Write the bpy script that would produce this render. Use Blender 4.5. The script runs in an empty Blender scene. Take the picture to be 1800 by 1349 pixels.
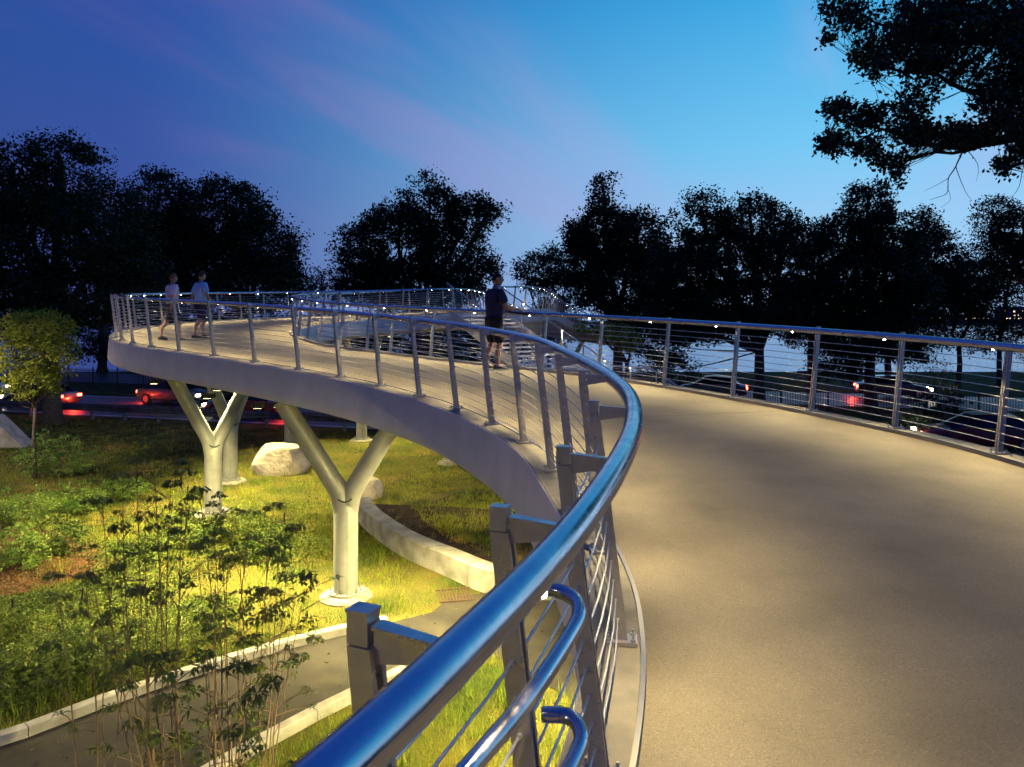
import bpy, bmesh, math, random
import numpy as np
from mathutils import Vector, Matrix, noise

random.seed(7)
rng = np.random.default_rng(7)
scene = bpy.context.scene
COL = scene.collection
R = math.radians
H = 5.2                      # eye height above the park ground
F, CX, CY = 1300.0, 900.0, 560.0

# ------------------------------------------------------------------ camera
cam_data = bpy.data.cameras.new("camera")
cam = bpy.data.objects.new("camera", cam_data)
COL.objects.link(cam)
cam.location = (0, 0, H)
cam.rotation_euler = (R(90), 0, 0)
cam_data.sensor_width = 36
cam_data.lens = 26
cam_data.shift_y = -(674.5 - CY) / 1800.0
cam_data.clip_start = 0.05
cam_data.clip_end = 5000
cam_data.dof.use_dof = True
cam_data.dof.focus_distance = 7.5
cam_data.dof.aperture_fstop = 11
scene.camera = cam

# ------------------------------------------------------------------ world: dusk sky
SUNSET = Vector((math.sin(R(48)), math.cos(R(48)), 0))
world = bpy.data.worlds.new("World")
scene.world = world
world.use_nodes = True
wn, wl = world.node_tree.nodes, world.node_tree.links
wn.clear()


def N(nodes, typ, **kw):
    n = nodes.new(typ)
    for k, v in kw.items():
        if k.startswith("i_"):
            n.inputs[int(k[2:])].default_value = v
        else:
            setattr(n, k, v)
    return n


def ramp(node, stops, interp="EASE"):
    cr = node.color_ramp
    cr.interpolation = interp
    while len(cr.elements) > 1:
        cr.elements.remove(cr.elements[0])
    cr.elements[0].position = stops[0][0]
    cr.elements[0].color = (*stops[0][1], 1)
    for p, c in stops[1:]:
        e = cr.elements.new(p)
        e.color = (*c, 1)


def g(v):
    return (v, v, v)


geo = N(wn, "ShaderNodeTexCoord")
sep = N(wn, "ShaderNodeSeparateXYZ")
wl.new(geo.outputs["Generated"], sep.inputs[0])
dot = N(wn, "ShaderNodeVectorMath", operation="DOT_PRODUCT")
dot.inputs[1].default_value = SUNSET
wl.new(geo.outputs["Generated"], dot.inputs[0])
# streaky high cloud, laid out on a plane far overhead (direction / height)
den = N(wn, "ShaderNodeMath", operation="ADD", i_1=0.22)
wl.new(sep.outputs[2], den.inputs[0])
divx = N(wn, "ShaderNodeMath", operation="DIVIDE")
divy = N(wn, "ShaderNodeMath", operation="DIVIDE")
wl.new(sep.outputs[0], divx.inputs[0]); wl.new(den.outputs[0], divx.inputs[1])
wl.new(sep.outputs[1], divy.inputs[0]); wl.new(den.outputs[0], divy.inputs[1])
comb = N(wn, "ShaderNodeCombineXYZ")
wl.new(divx.outputs[0], comb.inputs[0]); wl.new(divy.outputs[0], comb.inputs[1])
mp = N(wn, "ShaderNodeMapping", vector_type="TEXTURE")
mp.inputs["Rotation"].default_value = (0, 0, R(57.6))
mp.inputs["Scale"].default_value = (1.5, 0.42, 1)
wl.new(comb.outputs[0], mp.inputs[0])
cn = N(wn, "ShaderNodeTexNoise")
cn.inputs["Scale"].default_value = 1.0
cn.inputs["Detail"].default_value = 6
cn.inputs["Roughness"].default_value = 0.5
cn.inputs["Distortion"].default_value = 0.5
wl.new(mp.outputs[0], cn.inputs[0])
# one long bank of cirrus crosses the sky diagonally, thinner wisps elsewhere
bd = N(wn, "ShaderNodeVectorMath", operation="DOT_PRODUCT")
bd.inputs[1].default_value = (-math.sin(R(57.6)), math.cos(R(57.6)), 0)
wl.new(comb.outputs[0], bd.inputs[0])
b1 = N(wn, "ShaderNodeMath", operation="SUBTRACT", i_1=1.22); wl.new(bd.outputs["Value"], b1.inputs[0])
b2 = N(wn, "ShaderNodeMath", operation="MULTIPLY"); wl.new(b1.outputs[0], b2.inputs[0]); wl.new(b1.outputs[0], b2.inputs[1])
b3 = N(wn, "ShaderNodeMath", operation="MULTIPLY", i_1=-9.0); wl.new(b2.outputs[0], b3.inputs[0])
b4 = N(wn, "ShaderNodeMath", operation="EXPONENT"); wl.new(b3.outputs[0], b4.inputs[0])
b5 = N(wn, "ShaderNodeMath", operation="MULTIPLY_ADD", i_1=0.17); wl.new(b4.outputs[0], b5.inputs[0]); wl.new(cn.outputs[0], b5.inputs[2])
cloud = N(wn, "ShaderNodeValToRGB")
ramp(cloud, [(0.47, g(0)), (0.82, g(1))])
wl.new(b5.outputs[0], cloud.inputs[0])
# away from the sunset / toward the sunset, each by height above the horizon
zr1 = N(wn, "ShaderNodeValToRGB")
ramp(zr1, [(0.0, (0.072, 0.105, 0.37)), (0.16, (0.048, 0.092, 0.36)), (0.30, (0.030, 0.092, 0.37)),
           (0.5, (0.016, 0.068, 0.38)), (1.0, (0.010, 0.05, 0.36))], "LINEAR")
zr2 = N(wn, "ShaderNodeValToRGB")
ramp(zr2, [(0.0, (0.34, 0.55, 0.89)), (0.12, (0.33, 0.62, 0.93)), (0.22, (0.18, 0.60, 0.94)),
           (0.38, (0.055, 0.44, 0.84)), (0.6, (0.018, 0.16, 0.60)), (1.0, (0.010, 0.05, 0.36))], "LINEAR")
wl.new(sep.outputs[2], zr1.inputs[0]); wl.new(sep.outputs[2], zr2.inputs[0])
tw = N(wn, "ShaderNodeMapRange", interpolation_type="SMOOTHSTEP")
tw.inputs[1].default_value = 0.22
tw.inputs[2].default_value = 0.98
wl.new(dot.outputs["Value"], tw.inputs[0])
mixs = N(wn, "ShaderNodeMixRGB")
wl.new(tw.outputs[0], mixs.inputs[0]); wl.new(zr1.outputs[0], mixs.inputs[1]); wl.new(zr2.outputs[0], mixs.inputs[2])
ccol = N(wn, "ShaderNodeMixRGB")
ccol.inputs[1].default_value = (0.19, 0.125, 0.40, 1)
ccol.inputs[2].default_value = (0.40, 0.50, 0.86, 1)
wl.new(tw.outputs[0], ccol.inputs[0])
cfac = N(wn, "ShaderNodeMath", operation="MULTIPLY", i_1=0.6)
wl.new(cloud.outputs[0], cfac.inputs[0])
lowf = N(wn, "ShaderNodeMapRange")
lowf.inputs[1].default_value = 0.75
lowf.inputs[2].default_value = 0.30
wl.new(sep.outputs[2], lowf.inputs[0])
cf2 = N(wn, "ShaderNodeMath", operation="MULTIPLY")
wl.new(cfac.outputs[0], cf2.inputs[0]); wl.new(lowf.outputs[0], cf2.inputs[1])
mixc = N(wn, "ShaderNodeMixRGB")
wl.new(cf2.outputs[0], mixc.inputs[0]); wl.new(mixs.outputs[0], mixc.inputs[1]); wl.new(ccol.outputs[0], mixc.inputs[2])
bg = N(wn, "ShaderNodeBackground")
wl.new(mixc.outputs[0], bg.inputs[0])
# the sky goes on dimming away from the sunset
dim = N(wn, "ShaderNodeMapRange")
dim.inputs[1].default_value = -1.0
dim.inputs[2].default_value = 0.3
dim.inputs[3].default_value = 0.45
dim.inputs[4].default_value = 1.0
wl.new(dot.outputs["Value"], dim.inputs[0])
wl.new(dim.outputs[0], bg.inputs[1])
wo = N(wn, "ShaderNodeOutputWorld")
wl.new(bg.outputs[0], wo.inputs[0])

# the last glow of a sun already under the horizon, very weak
sd = bpy.data.lights.new("sun_afterglow", "SUN")
sd.energy = 0.05
sd.angle = R(25)
sd.color = (0.7, 0.82, 1.0)
so = bpy.data.objects.new("sun_afterglow", sd)
COL.objects.link(so)
so.rotation_euler = (-Vector((SUNSET.x, SUNSET.y, 0.18))).to_track_quat("-Z", "Y").to_euler()

scene.view_settings.view_transform = "Standard"
scene.view_settings.look = "None"
scene.view_settings.exposure = 0
scene.view_settings.gamma = 1
scene.view_settings.use_curve_mapping = False
scene.render.engine = "CYCLES"
scene.cycles.use_denoising = True
scene.cycles.max_bounces = 6
scene.cycles.diffuse_bounces = 2
scene.cycles.glossy_bounces = 3
scene.cycles.transmission_bounces = 3
scene.cycles.sample_clamp_indirect = 3
scene.cycles.caustics_reflective = False
scene.cycles.caustics_refractive = False
scene.cycles.use_adaptive_sampling = True
scene.cycles.adaptive_threshold = 0.02


# ------------------------------------------------------------------ helpers
def at(px, py, Y):
    """world point seen at photo pixel px,py at depth Y"""
    return Vector(((px - CX) * Y / F, Y, H - (py - CY) * Y / F))


def gr(px, py, z=0.0):
    """point of the ground (height z) seen at photo pixel px,py"""
    Y = (H - z) * F / (py - CY)
    return Vector(((px - CX) * Y / F, Y, z))


def mat(name, color, rough=0.6, metal=0.0, var=None, scale=3.0, bump=0.0, bscale=40.0, spec=0.5, emit=None, estr=0.0, detail=4.0, lo=0.35, hi=0.65, bdist=0.02):
    m = bpy.data.materials.new(name)
    m.use_nodes = True
    n, l = m.node_tree.nodes, m.node_tree.links
    b = n["Principled BSDF"]
    b.inputs["Base Color"].default_value = (*color, 1)
    b.inputs["Roughness"].default_value = rough
    b.inputs["Metallic"].default_value = metal
    b.inputs["Specular IOR Level"].default_value = spec
    gm = N(n, "ShaderNodeNewGeometry")
    if var is not None:
        t = N(n, "ShaderNodeTexNoise")
        t.inputs["Scale"].default_value = scale
        t.inputs["Detail"].default_value = detail
        l.new(gm.outputs["Position"], t.inputs["Vector"])
        r = N(n, "ShaderNodeValToRGB")
        ramp(r, [(lo, color), (hi, var)], "LINEAR")
        l.new(t.outputs["Fac"], r.inputs[0])
        l.new(r.outputs[0], b.inputs["Base Color"])
    if bump > 0:
        t2 = N(n, "ShaderNodeTexNoise")
        t2.inputs["Scale"].default_value = bscale
        t2.inputs["Detail"].default_value = 4
        l.new(gm.outputs["Position"], t2.inputs["Vector"])
        bp = N(n, "ShaderNodeBump")
        bp.inputs["Strength"].default_value = bump
        bp.inputs["Distance"].default_value = bdist
        l.new(t2.outputs["Fac"], bp.inputs["Height"])
        l.new(bp.outputs[0], b.inputs["Normal"])
    if emit:
        b.inputs["Emission Color"].default_value = (*emit, 1)
        b.inputs["Emission Strength"].default_value = estr
    return m


class MB:
    """collects geometry and links it as one mesh object"""

    def __init__(self):
        self.v, self.f = [], []

    def add(self, vs, fs):
        k = len(self.v)
        self.v.extend([tuple(p) for p in vs])
        self.f.extend([tuple(i + k for i in f) for f in fs])
        return self

    def box(self, c, s, rot=None, taper=1.0):
        sx, sy, sz = s[0] / 2, s[1] / 2, s[2] / 2
        vs = []
        for z in (-1, 1):
            t = taper if z > 0 else 1.0
            for x, y in ((-1, -1), (1, -1), (1, 1), (-1, 1)):
                p = Vector((x * sx * t, y * sy * t, z * sz))
                if rot is not None:
                    p = rot @ p
                vs.append(p + Vector(c))
        return self.add(vs, [(3, 2, 1, 0), (4, 5, 6, 7), (0, 1, 5, 4), (1, 2, 6, 5), (2, 3, 7, 6), (3, 0, 4, 7)])

    def tube(self, pts, r, n=8, cap=True):
        pts = [Vector(p) for p in pts]
        m = len(pts)
        rs = r if isinstance(r, (list, tuple)) else [r] * m
        t0 = (pts[1] - pts[0]).normalized()
        up = Vector((0, 0, 1)) if abs(t0.z) < 0.9 else Vector((1, 0, 0))
        u = t0.cross(up).normalized()
        vs = []
        for i in range(m):
            a = pts[max(0, i - 1)]
            b = pts[min(m - 1, i + 1)]
            t = (b - a).normalized()
            u = (u - t * u.dot(t)).normalized()
            w = t.cross(u)
            for k in range(n):
                an = 2 * math.pi * k / n
                vs.append(pts[i] + (u * math.cos(an) + w * math.sin(an)) * rs[i])
        fs = []
        for i in range(m - 1):
            for k in range(n):
                a = i * n + k
                b = i * n + (k + 1) % n
                fs.append((a, b, b + n, a + n))
        if cap:
            fs.append(tuple(range(n))[::-1])
            fs.append(tuple(range((m - 1) * n, m * n)))
        return self.add(vs, fs)

    def lathe(self, prof, n=20, c=(0, 0, 0)):
        vs = []
        for r, z in prof:
            for k in range(n):
                an = 2 * math.pi * k / n
                vs.append((c[0] + r * math.cos(an), c[1] + r * math.sin(an), c[2] + z))
        fs = []
        for i in range(len(prof) - 1):
            for k in range(n):
                a = i * n + k
                b = i * n + (k + 1) % n
                fs.append((a, b, b + n, a + n))
        fs.append(tuple(range(n))[::-1])
        fs.append(tuple(range((len(prof) - 1) * n, len(prof) * n)))
        return self.add(vs, fs)

    def grid(self, rows, closed=False):
        """rows: list of equally long lists of points"""
        n = len(rows[0])
        vs = [p for r in rows for p in r]
        fs = []
        for i in range(len(rows) - 1):
            for k in range(n - 1 if not closed else n):
                a = i * n + k
                b = i * n + (k + 1) % n
                fs.append((a, b, b + n, a + n))
        return self.add(vs, fs)

    def mesh(self, name, m=None, smooth=False):
        me = bpy.data.meshes.new(name)
        me.from_pydata(self.v, [], self.f)
        if m:
            me.materials.append(m)
        if smooth:
            me.shade_smooth()
            if smooth != True:
                me.set_sharp_from_angle(angle=R(smooth))
        return me

    def build(self, name, m=None, parent=None, smooth=False):
        return link(name, self.mesh(name, m, smooth), parent)


def link(name, me, parent=None, loc=None, rotz=None):
    o = bpy.data.objects.new(name, me)
    COL.objects.link(o)
    if parent:
        o.parent = parent
    if loc is not None:
        o.location = loc
    if rotz is not None:
        o.rotation_euler = (0, 0, rotz)
    return o


def tag(o, label=None, cat=None, group=None, kind=None):
    if label: o["label"] = label
    if cat: o["category"] = cat
    if group: o["group"] = group
    if kind: o["kind"] = kind
    return o


def thing(name, label, cat, loc=(0, 0, 0), rotz=0, group=None):
    o = bpy.data.objects.new(name, None)
    COL.objects.link(o)
    o.location = loc
    o.rotation_euler = (0, 0, rotz)
    o.empty_display_size = 0.3
    return tag(o, label, cat, group)


def copy_tree(o, parent=None):
    kids = [c for c in COL.objects if c.parent == o]
    c = o.copy()
    COL.objects.link(c)
    if parent is not None:
        c.parent = parent
    for k in kids:
        copy_tree(k, c)
    return c


def np_mesh(name, verts, k, m=None):
    """verts (n,k,3): n separate k-gons"""
    n = len(verts)
    me = bpy.data.meshes.new(name)
    me.vertices.add(n * k)
    me.vertices.foreach_set("co", np.ascontiguousarray(verts, dtype=np.float32).ravel())
    me.loops.add(n * k)
    me.loops.foreach_set("vertex_index", np.arange(n * k, dtype=np.int32))
    me.polygons.add(n)
    me.polygons.foreach_set("loop_start", np.arange(0, n * k, k, dtype=np.int32))
    me.polygons.foreach_set("loop_total", np.full(n, k, dtype=np.int32))
    me.update()
    me.validate()
    if m:
        me.materials.append(m)
    return me


def catmull(pts, sub=8):
    pts = [Vector(p) for p in pts]
    out = []
    for i in range(len(pts) - 1):
        p0 = pts[max(0, i - 1)]; p1 = pts[i]; p2 = pts[i + 1]; p3 = pts[min(len(pts) - 1, i + 2)]
        for k in range(sub):
            t = k / sub
            out.append(0.5 * ((2 * p1) + (p2 - p0) * t + (2 * p0 - 5 * p1 + 4 * p2 - p3) * t * t + (3 * p1 - p0 - 3 * p2 + p3) * t ** 3))
    out.append(pts[-1].copy())
    return out


def arclen(pts):
    s = [0.0]
    for a, b in zip(pts, pts[1:]):
        s.append(s[-1] + (b - a).length)
    return s


def sample(pts, s, q):
    """interpolate point at arclength q"""
    q = min(max(q, 0), s[-1] - 1e-6)
    lo, hi = 0, len(s) - 1
    while hi - lo > 1:
        m = (lo + hi) // 2
        if s[m] <= q: lo = m
        else: hi = m
    t = (q - s[lo]) / max(1e-9, s[hi] - s[lo])
    return pts[lo].lerp(pts[hi], t), (pts[hi] - pts[lo]).normalized()


# ------------------------------------------------------------------ materials
def deck_material():
    m = mat("deck_aggregate", (0.155, 0.132, 0.094), 0.8, var=(0.215, 0.184, 0.130), scale=1.2, bump=0.2, bscale=300, bdist=0.004)
    n, l = m.node_tree.nodes, m.node_tree.links
    b = n["Principled BSDF"]
    src = b.inputs["Base Color"].links[0].from_socket
    gm = N(n, "ShaderNodeNewGeometry")
    v = N(n, "ShaderNodeTexVoronoi")
    v.inputs["Scale"].default_value = 240
    l.new(gm.outputs["Position"], v.inputs["Vector"])
    rr = N(n, "ShaderNodeSeparateColor")
    l.new(v.outputs["Color"], rr.inputs[0])
    r = N(n, "ShaderNodeValToRGB")
    ramp(r, [(0.0, g(0.62)), (0.10, g(0.74)), (0.14, g(0.94)), (0.92, g(1.04)), (0.95, g(1.35)), (1, g(1.5))], "LINEAR")
    l.new(rr.outputs[0], r.inputs[0])
    mx = N(n, "ShaderNodeMixRGB", blend_type="MULTIPLY")
    mx.inputs[0].default_value = 1
    l.new(src, mx.inputs[1]); l.new(r.outputs[0], mx.inputs[2])
    t = N(n, "ShaderNodeTexNoise")
    t.inputs["Scale"].default_value = 0.55; t.inputs["Detail"].default_value = 9; t.inputs["Roughness"].default_value = .62
    l.new(gm.outputs["Position"], t.inputs["Vector"])
    r2 = N(n, "ShaderNodeValToRGB")
    ramp(r2, [(0.32, (0.70, 0.67, 0.62)), (0.5, (0.98, 0.95, 0.92)), (0.7, (1.16, 1.14, 1.10))], "LINEAR")
    l.new(t.outputs["Fac"], r2.inputs[0])
    mx2 = N(n, "ShaderNodeMixRGB", blend_type="MULTIPLY")
    mx2.inputs[0].default_value = 1
    l.new(mx.outputs[0], mx2.inputs[1]); l.new(r2.outputs[0], mx2.inputs[2])
    l.new(mx2.outputs[0], b.inputs["Base Color"])
    return m


M = {}
M["deck"] = deck_material()
M["kerb_strip"] = mat("kerb_strip", (0.17, 0.15, 0.12), 0.8, var=(0.25, 0.22, 0.17), scale=8, bump=0.3, bscale=120, bdist=0.004)
M["steel"] = mat("brushed_stainless", (0.66, 0.60, 0.54), 0.36, 0.75, var=(0.56, 0.51, 0.46), scale=14, bump=0.03, bscale=60)
M["polished"] = mat("polished_stainless", (0.60, 0.58, 0.60), 0.11, 1.0, var=(0.54, 0.52, 0.55), scale=6, bump=0.02, bscale=30)
M["cable"] = mat("cable_steel", (0.80, 0.76, 0.70), 0.38, 0.7)
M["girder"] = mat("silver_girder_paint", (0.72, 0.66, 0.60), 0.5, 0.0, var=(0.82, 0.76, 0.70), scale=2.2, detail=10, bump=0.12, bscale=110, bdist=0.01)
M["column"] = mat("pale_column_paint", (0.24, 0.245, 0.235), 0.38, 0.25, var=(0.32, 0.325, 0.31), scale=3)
M["slot"] = mat("dark_slot", (0.01, 0.01, 0.01), 0.9)
M["concrete"] = mat("concrete", (0.20, 0.19, 0.165), 0.85, var=(0.36, 0.34, 0.31), scale=3, bump=0.4, bscale=30, detail=9)
M["footing"] = mat("footing_concrete", (0.13, 0.115, 0.09), 0.9, var=(0.26, 0.25, 0.22), scale=7, bump=0.4, bscale=25, detail=8)
M["asphalt"] = mat("path_asphalt", (0.018, 0.016, 0.016), 0.9, var=(0.038, 0.033, 0.028), scale=2, bump=0.6, bscale=90, bdist=0.01, spec=0.25)
M["road"] = mat("road_asphalt", (0.045, 0.043, 0.05), 0.42, var=(0.06, 0.055, 0.06), scale=1, bump=0.2, bscale=60)
M["paint"] = mat("road_paint", (0.75, 0.75, 0.72), 0.6)
M["soil"] = mat("garden_soil", (0.05, 0.028, 0.016), 1.0, var=(0.13, 0.06, 0.03), scale=2.5, bump=1.0, bscale=25, spec=0.1, bdist=0.05)
M["mulch"] = mat("dark_mulch", (0.022, 0.014, 0.012), 1.0, var=(0.055, 0.035, 0.028), scale=6, bump=1.0, bscale=40, spec=0.1, bdist=0.04)
M["bark"] = mat("bark", (0.05, 0.04, 0.032), 0.9, var=(0.09, 0.07, 0.055), scale=8, bump=0.8, bscale=18)
M["twig"] = mat("red_brown_twig", (0.15, 0.085, 0.05), 0.75, var=(0.10, 0.07, 0.045), scale=6)
M["fence"] = mat("dark_fence_paint", (0.012, 0.012, 0.014), 0.5)
M["guard"] = mat("guardrail_zinc", (0.16, 0.17, 0.22), 0.5, 0.6, var=(0.10, 0.10, 0.13), scale=3)
M["lamp"] = mat("led_lens", (1, 0.95, 0.8), 0.3, emit=(1.0, 0.86, 0.62), estr=110)
M["stone"] = mat("boulder_granite", (0.30, 0.26, 0.22), 0.9, var=(0.48, 0.42, 0.36), scale=3.5, bump=0.7, bscale=9, detail=8, bdist=0.08)
M["rust"] = mat("rusty_iron", (0.03, 0.014, 0.007), 0.8, var=(0.06, 0.028, 0.012), scale=20)


def smudge(m, lo, hi, scale, aniso=(1, 1, 1)):
    """uneven polish: fine smears and dull patches in the roughness"""
    n, l = m.node_tree.nodes, m.node_tree.links
    gm = N(n, "ShaderNodeNewGeometry")
    mpn = N(n, "ShaderNodeMapping"); mpn.inputs["Scale"].default_value = aniso
    l.new(gm.outputs["Position"], mpn.inputs[0])
    t = N(n, "ShaderNodeTexNoise"); t.inputs["Scale"].default_value = scale; t.inputs["Detail"].default_value = 8; t.inputs["Roughness"].default_value = .7
    l.new(mpn.outputs[0], t.inputs["Vector"])
    r = N(n, "ShaderNodeMapRange"); r.inputs[1].default_value = .35; r.inputs[2].default_value = .7; r.inputs[3].default_value = lo; r.inputs[4].default_value = hi
    l.new(t.outputs["Fac"], r.inputs[0]); l.new(r.outputs[0], n["Principled BSDF"].inputs["Roughness"])


smudge(M["polished"], .10, .30, 9)
smudge(M["steel"], .25, .50, 14)
smudge(M["column"], .30, .60, 2)


def leaf_material(name, c1, c2, scale=0.6, trans=0.3):
    m = bpy.data.materials.new(name)
    m.use_nodes = True
    n, l = m.node_tree.nodes, m.node_tree.links
    b = n["Principled BSDF"]
    b.inputs["Roughness"].default_value = 0.6
    b.inputs["Specular IOR Level"].default_value = 0.25
    gm = N(n, "ShaderNodeNewGeometry")
    t = N(n, "ShaderNodeTexNoise")
    t.inputs["Scale"].default_value = scale
    t.inputs["Detail"].default_value = 5
    l.new(gm.outputs["Position"], t.inputs["Vector"])
    ad = N(n, "ShaderNodeMath", operation="MULTIPLY_ADD", i_1=0.35, i_2=-0.17)
    l.new(gm.outputs["Random Per Island"], ad.inputs[0])
    a2 = N(n, "ShaderNodeMath", operation="ADD")
    l.new(ad.outputs[0], a2.inputs[0]); l.new(t.outputs["Fac"], a2.inputs[1])
    r = N(n, "ShaderNodeValToRGB")
    ramp(r, [(0.3, c1), (0.72, c2)], "LINEAR")
    l.new(a2.outputs[0], r.inputs[0])
    l.new(r.outputs[0], b.inputs["Base Color"])
    tr = N(n, "ShaderNodeBsdfTranslucent")
    l.new(r.outputs[0], tr.inputs[0])
    mx = N(n, "ShaderNodeMixShader")
    mx.inputs[0].default_value = trans
    l.new(b.outputs[0], mx.inputs[1]); l.new(tr.outputs[0], mx.inputs[2])
    l.new(mx.outputs[0], n["Material Output"].inputs[0])
    return m


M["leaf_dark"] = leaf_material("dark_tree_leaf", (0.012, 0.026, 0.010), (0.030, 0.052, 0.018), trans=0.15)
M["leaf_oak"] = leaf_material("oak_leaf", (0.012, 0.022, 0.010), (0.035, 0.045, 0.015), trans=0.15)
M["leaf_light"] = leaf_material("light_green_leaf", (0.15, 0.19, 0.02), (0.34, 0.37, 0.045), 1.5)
M["leaf_shrub"] = leaf_material("shrub_leaf", (0.09, 0.17, 0.03), (0.22, 0.31, 0.06), 1.5)
M["leaf_herb"] = leaf_material("herb_leaf", (0.035, 0.070, 0.015), (0.15, 0.19, 0.03), 1.2)
M["leaf_sumac"] = leaf_material("drooping_leaf", (0.050, 0.085, 0.014), (0.13, 0.17, 0.03), 2.5)
M["leaf_heath"] = leaf_material("reddish_ground_leaf", (0.07, 0.05, 0.02), (0.16, 0.10, 0.03), 2.0)


def grass_material():
    m = leaf_material("grass_blade", (0.055, 0.115, 0.012), (0.30, 0.31, 0.03), 0.55, 0.25)
    n, l = m.node_tree.nodes, m.node_tree.links
    # dried tawny patches
    gm = N(n, "ShaderNodeNewGeometry")
    t = N(n, "ShaderNodeTexNoise")
    t.inputs["Scale"].default_value = 0.42
    t.inputs["Detail"].default_value = 3
    l.new(gm.outputs["Position"], t.inputs["Vector"])
    r = N(n, "ShaderNodeValToRGB")
    ramp(r, [(0.56, g(0)), (0.70, g(1))])
    l.new(t.outputs["Fac"], r.inputs[0])
    old = n["Principled BSDF"].inputs["Base Color"].links[0].from_socket
    mx = N(n, "ShaderNodeMixRGB")
    mx.inputs[2].default_value = (0.42, 0.29, 0.06, 1)
    l.new(r.outputs[0], mx.inputs[0]); l.new(old, mx.inputs[1])
    l.new(mx.outputs[0], n["Principled BSDF"].inputs["Base Color"])
    for nd in n:
        if nd.type == "BSDF_TRANSLUCENT":
            l.new(mx.outputs[0], nd.inputs[0])
    return m


M["grass"] = grass_material()
M["turf"] = mat("turf_ground", (0.035, 0.05, 0.012), 1.0, var=(0.13, 0.105, 0.03), scale=0.8, bump=0.9, bscale=30, spec=0.05, detail=8, bdist=0.05)

# ------------------------------------------------------------------ ground, water, roads
mb = MB()
xs = [-600, -120, -60] + list(range(-40, 41, 4)) + [60, 120, 600]
ys = [-300, -60, -20] + list(range(0, 73, 4))
mb.grid([[(x, y, 0) for x in xs] for y in ys])
tag(mb.build("ground", M["turf"]), "grassy park ground with dry and green patches", kind="structure")

wm = mat("river_water", (0.03, 0.17, 0.36), 0.10, spec=0.7)
n_, l_ = wm.node_tree.nodes, wm.node_tree.links
tcw = N(n_, "ShaderNodeNewGeometry")
mpw = N(n_, "ShaderNodeMapping")
mpw.inputs["Scale"].default_value = (0.35, 1.0, 1)
l_.new(tcw.outputs["Position"], mpw.inputs[0])
tw1 = N(n_, "ShaderNodeTexNoise")
tw1.inputs["Scale"].default_value = 0.9
tw1.inputs["Detail"].default_value = 5
l_.new(mpw.outputs[0], tw1.inputs["Vector"])
bw = N(n_, "ShaderNodeBump")
bw.inputs["Strength"].default_value = 0.35
bw.inputs["Distance"].default_value = 0.3
l_.new(tw1.outputs["Fac"], bw.inputs["Height"])
l_.new(bw.outputs[0], n_["Principled BSDF"].inputs["Normal"])
tag(MB().grid([[(-1500, 71, -0.6), (1500, 71, -0.6)], [(-1500, 2500, -0.6), (1500, 2500, -0.6)]]).build("river_water", wm),
    "wide calm river reflecting the pale dusk sky", kind="structure")
mb = MB()
mb.add([(-600, 72, 0.0), (600, 72, 0.0), (600, 74.5, -0.9), (-600, 74.5, -0.9)], [(0, 1, 2, 3)])
tag(mb.build("river_bank", M["soil"]), "dark earth bank at the river edge", kind="structure")


def road_y(x):
    return 27.5 - 0.30 * (x - 17)


def strip(y0, y1, z, m, name, kind="structure", x0=-90, x1=90, label=None):
    rows = []
    for t in (0, 1):
        rows.append([(x, road_y(x) + (y0 if t == 0 else y1), z) for x in range(x0, x1 + 1, 5)])
    return tag(MB().grid(rows).build(name, m), label, kind=kind)


strip(0, 8.6, 0.02, M["road"], "parkway_road", label="near carriageway of the riverside parkway")
strip(17, 25.5, 0.02, M["road"], "parkway_road", label="far carriageway of the riverside parkway")
strip(0.25, 0.40, 0.026, M["paint"], "lane_line", label="white edge line of the near carriageway")
strip(8.15, 8.3, 0.026, M["paint"], "lane_line", label="white far edge line of the near carriageway")
mb = MB()
for x in range(-88, 88, 9):
    for yo in (4.2, 21.2):
        a, b = x, x + 3
        mb.add([(a, road_y(a) + yo, 0.027), (b, road_y(b) + yo, 0.027), (b, road_y(b) + yo + .14, 0.027), (a, road_y(a) + yo + .14, 0.027)], [(0, 1, 2, 3)])
tag(mb.build("dashed_lane_marking", M["paint"]), "white dashed lane marking of the parkway", kind="structure")

# footpath in the lower left, with a kerb along both sides, and the paved apron it opens into
K1 = [gr(-700, 1500), gr(-250, 1385), gr(0, 1310), gr(200, 1235), gr(380, 1175), gr(540, 1130), gr(680, 1098)]
K2 = [gr(-350, 1700), gr(60, 1540), gr(400, 1349), gr(500, 1292), gr(600, 1240), gr(720, 1185), gr(860, 1150)]
k1 = catmull(K1, 6); k2 = catmull(K2, 6)
tag(MB().grid([[p + Vector((0, 0, .012)) for p in k2], [p + Vector((0, 0, .012)) for p in k1]]).build("footpath", M["asphalt"]),
    "dark asphalt footpath curving through the lawn", kind="structure")
apron = [gr(680, 1098), gr(760, 1078), gr(790, 1052), gr(845, 1045), gr(900, 1040), (2.6, 13.2, 0), (4.5, 11.5, 0), (3.8, 9.8, 0), (1.2, 9.6, 0), gr(860, 1150)]
MBa = MB()
MBa.add([Vector(p) + Vector((0, 0, .016)) for p in apron], [tuple(range(len(apron)))[::-1]])
tag(MBa.build("paved_apron", M["asphalt"]), "dark paved apron where the footpath passes under the bridge", kind="structure")


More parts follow.
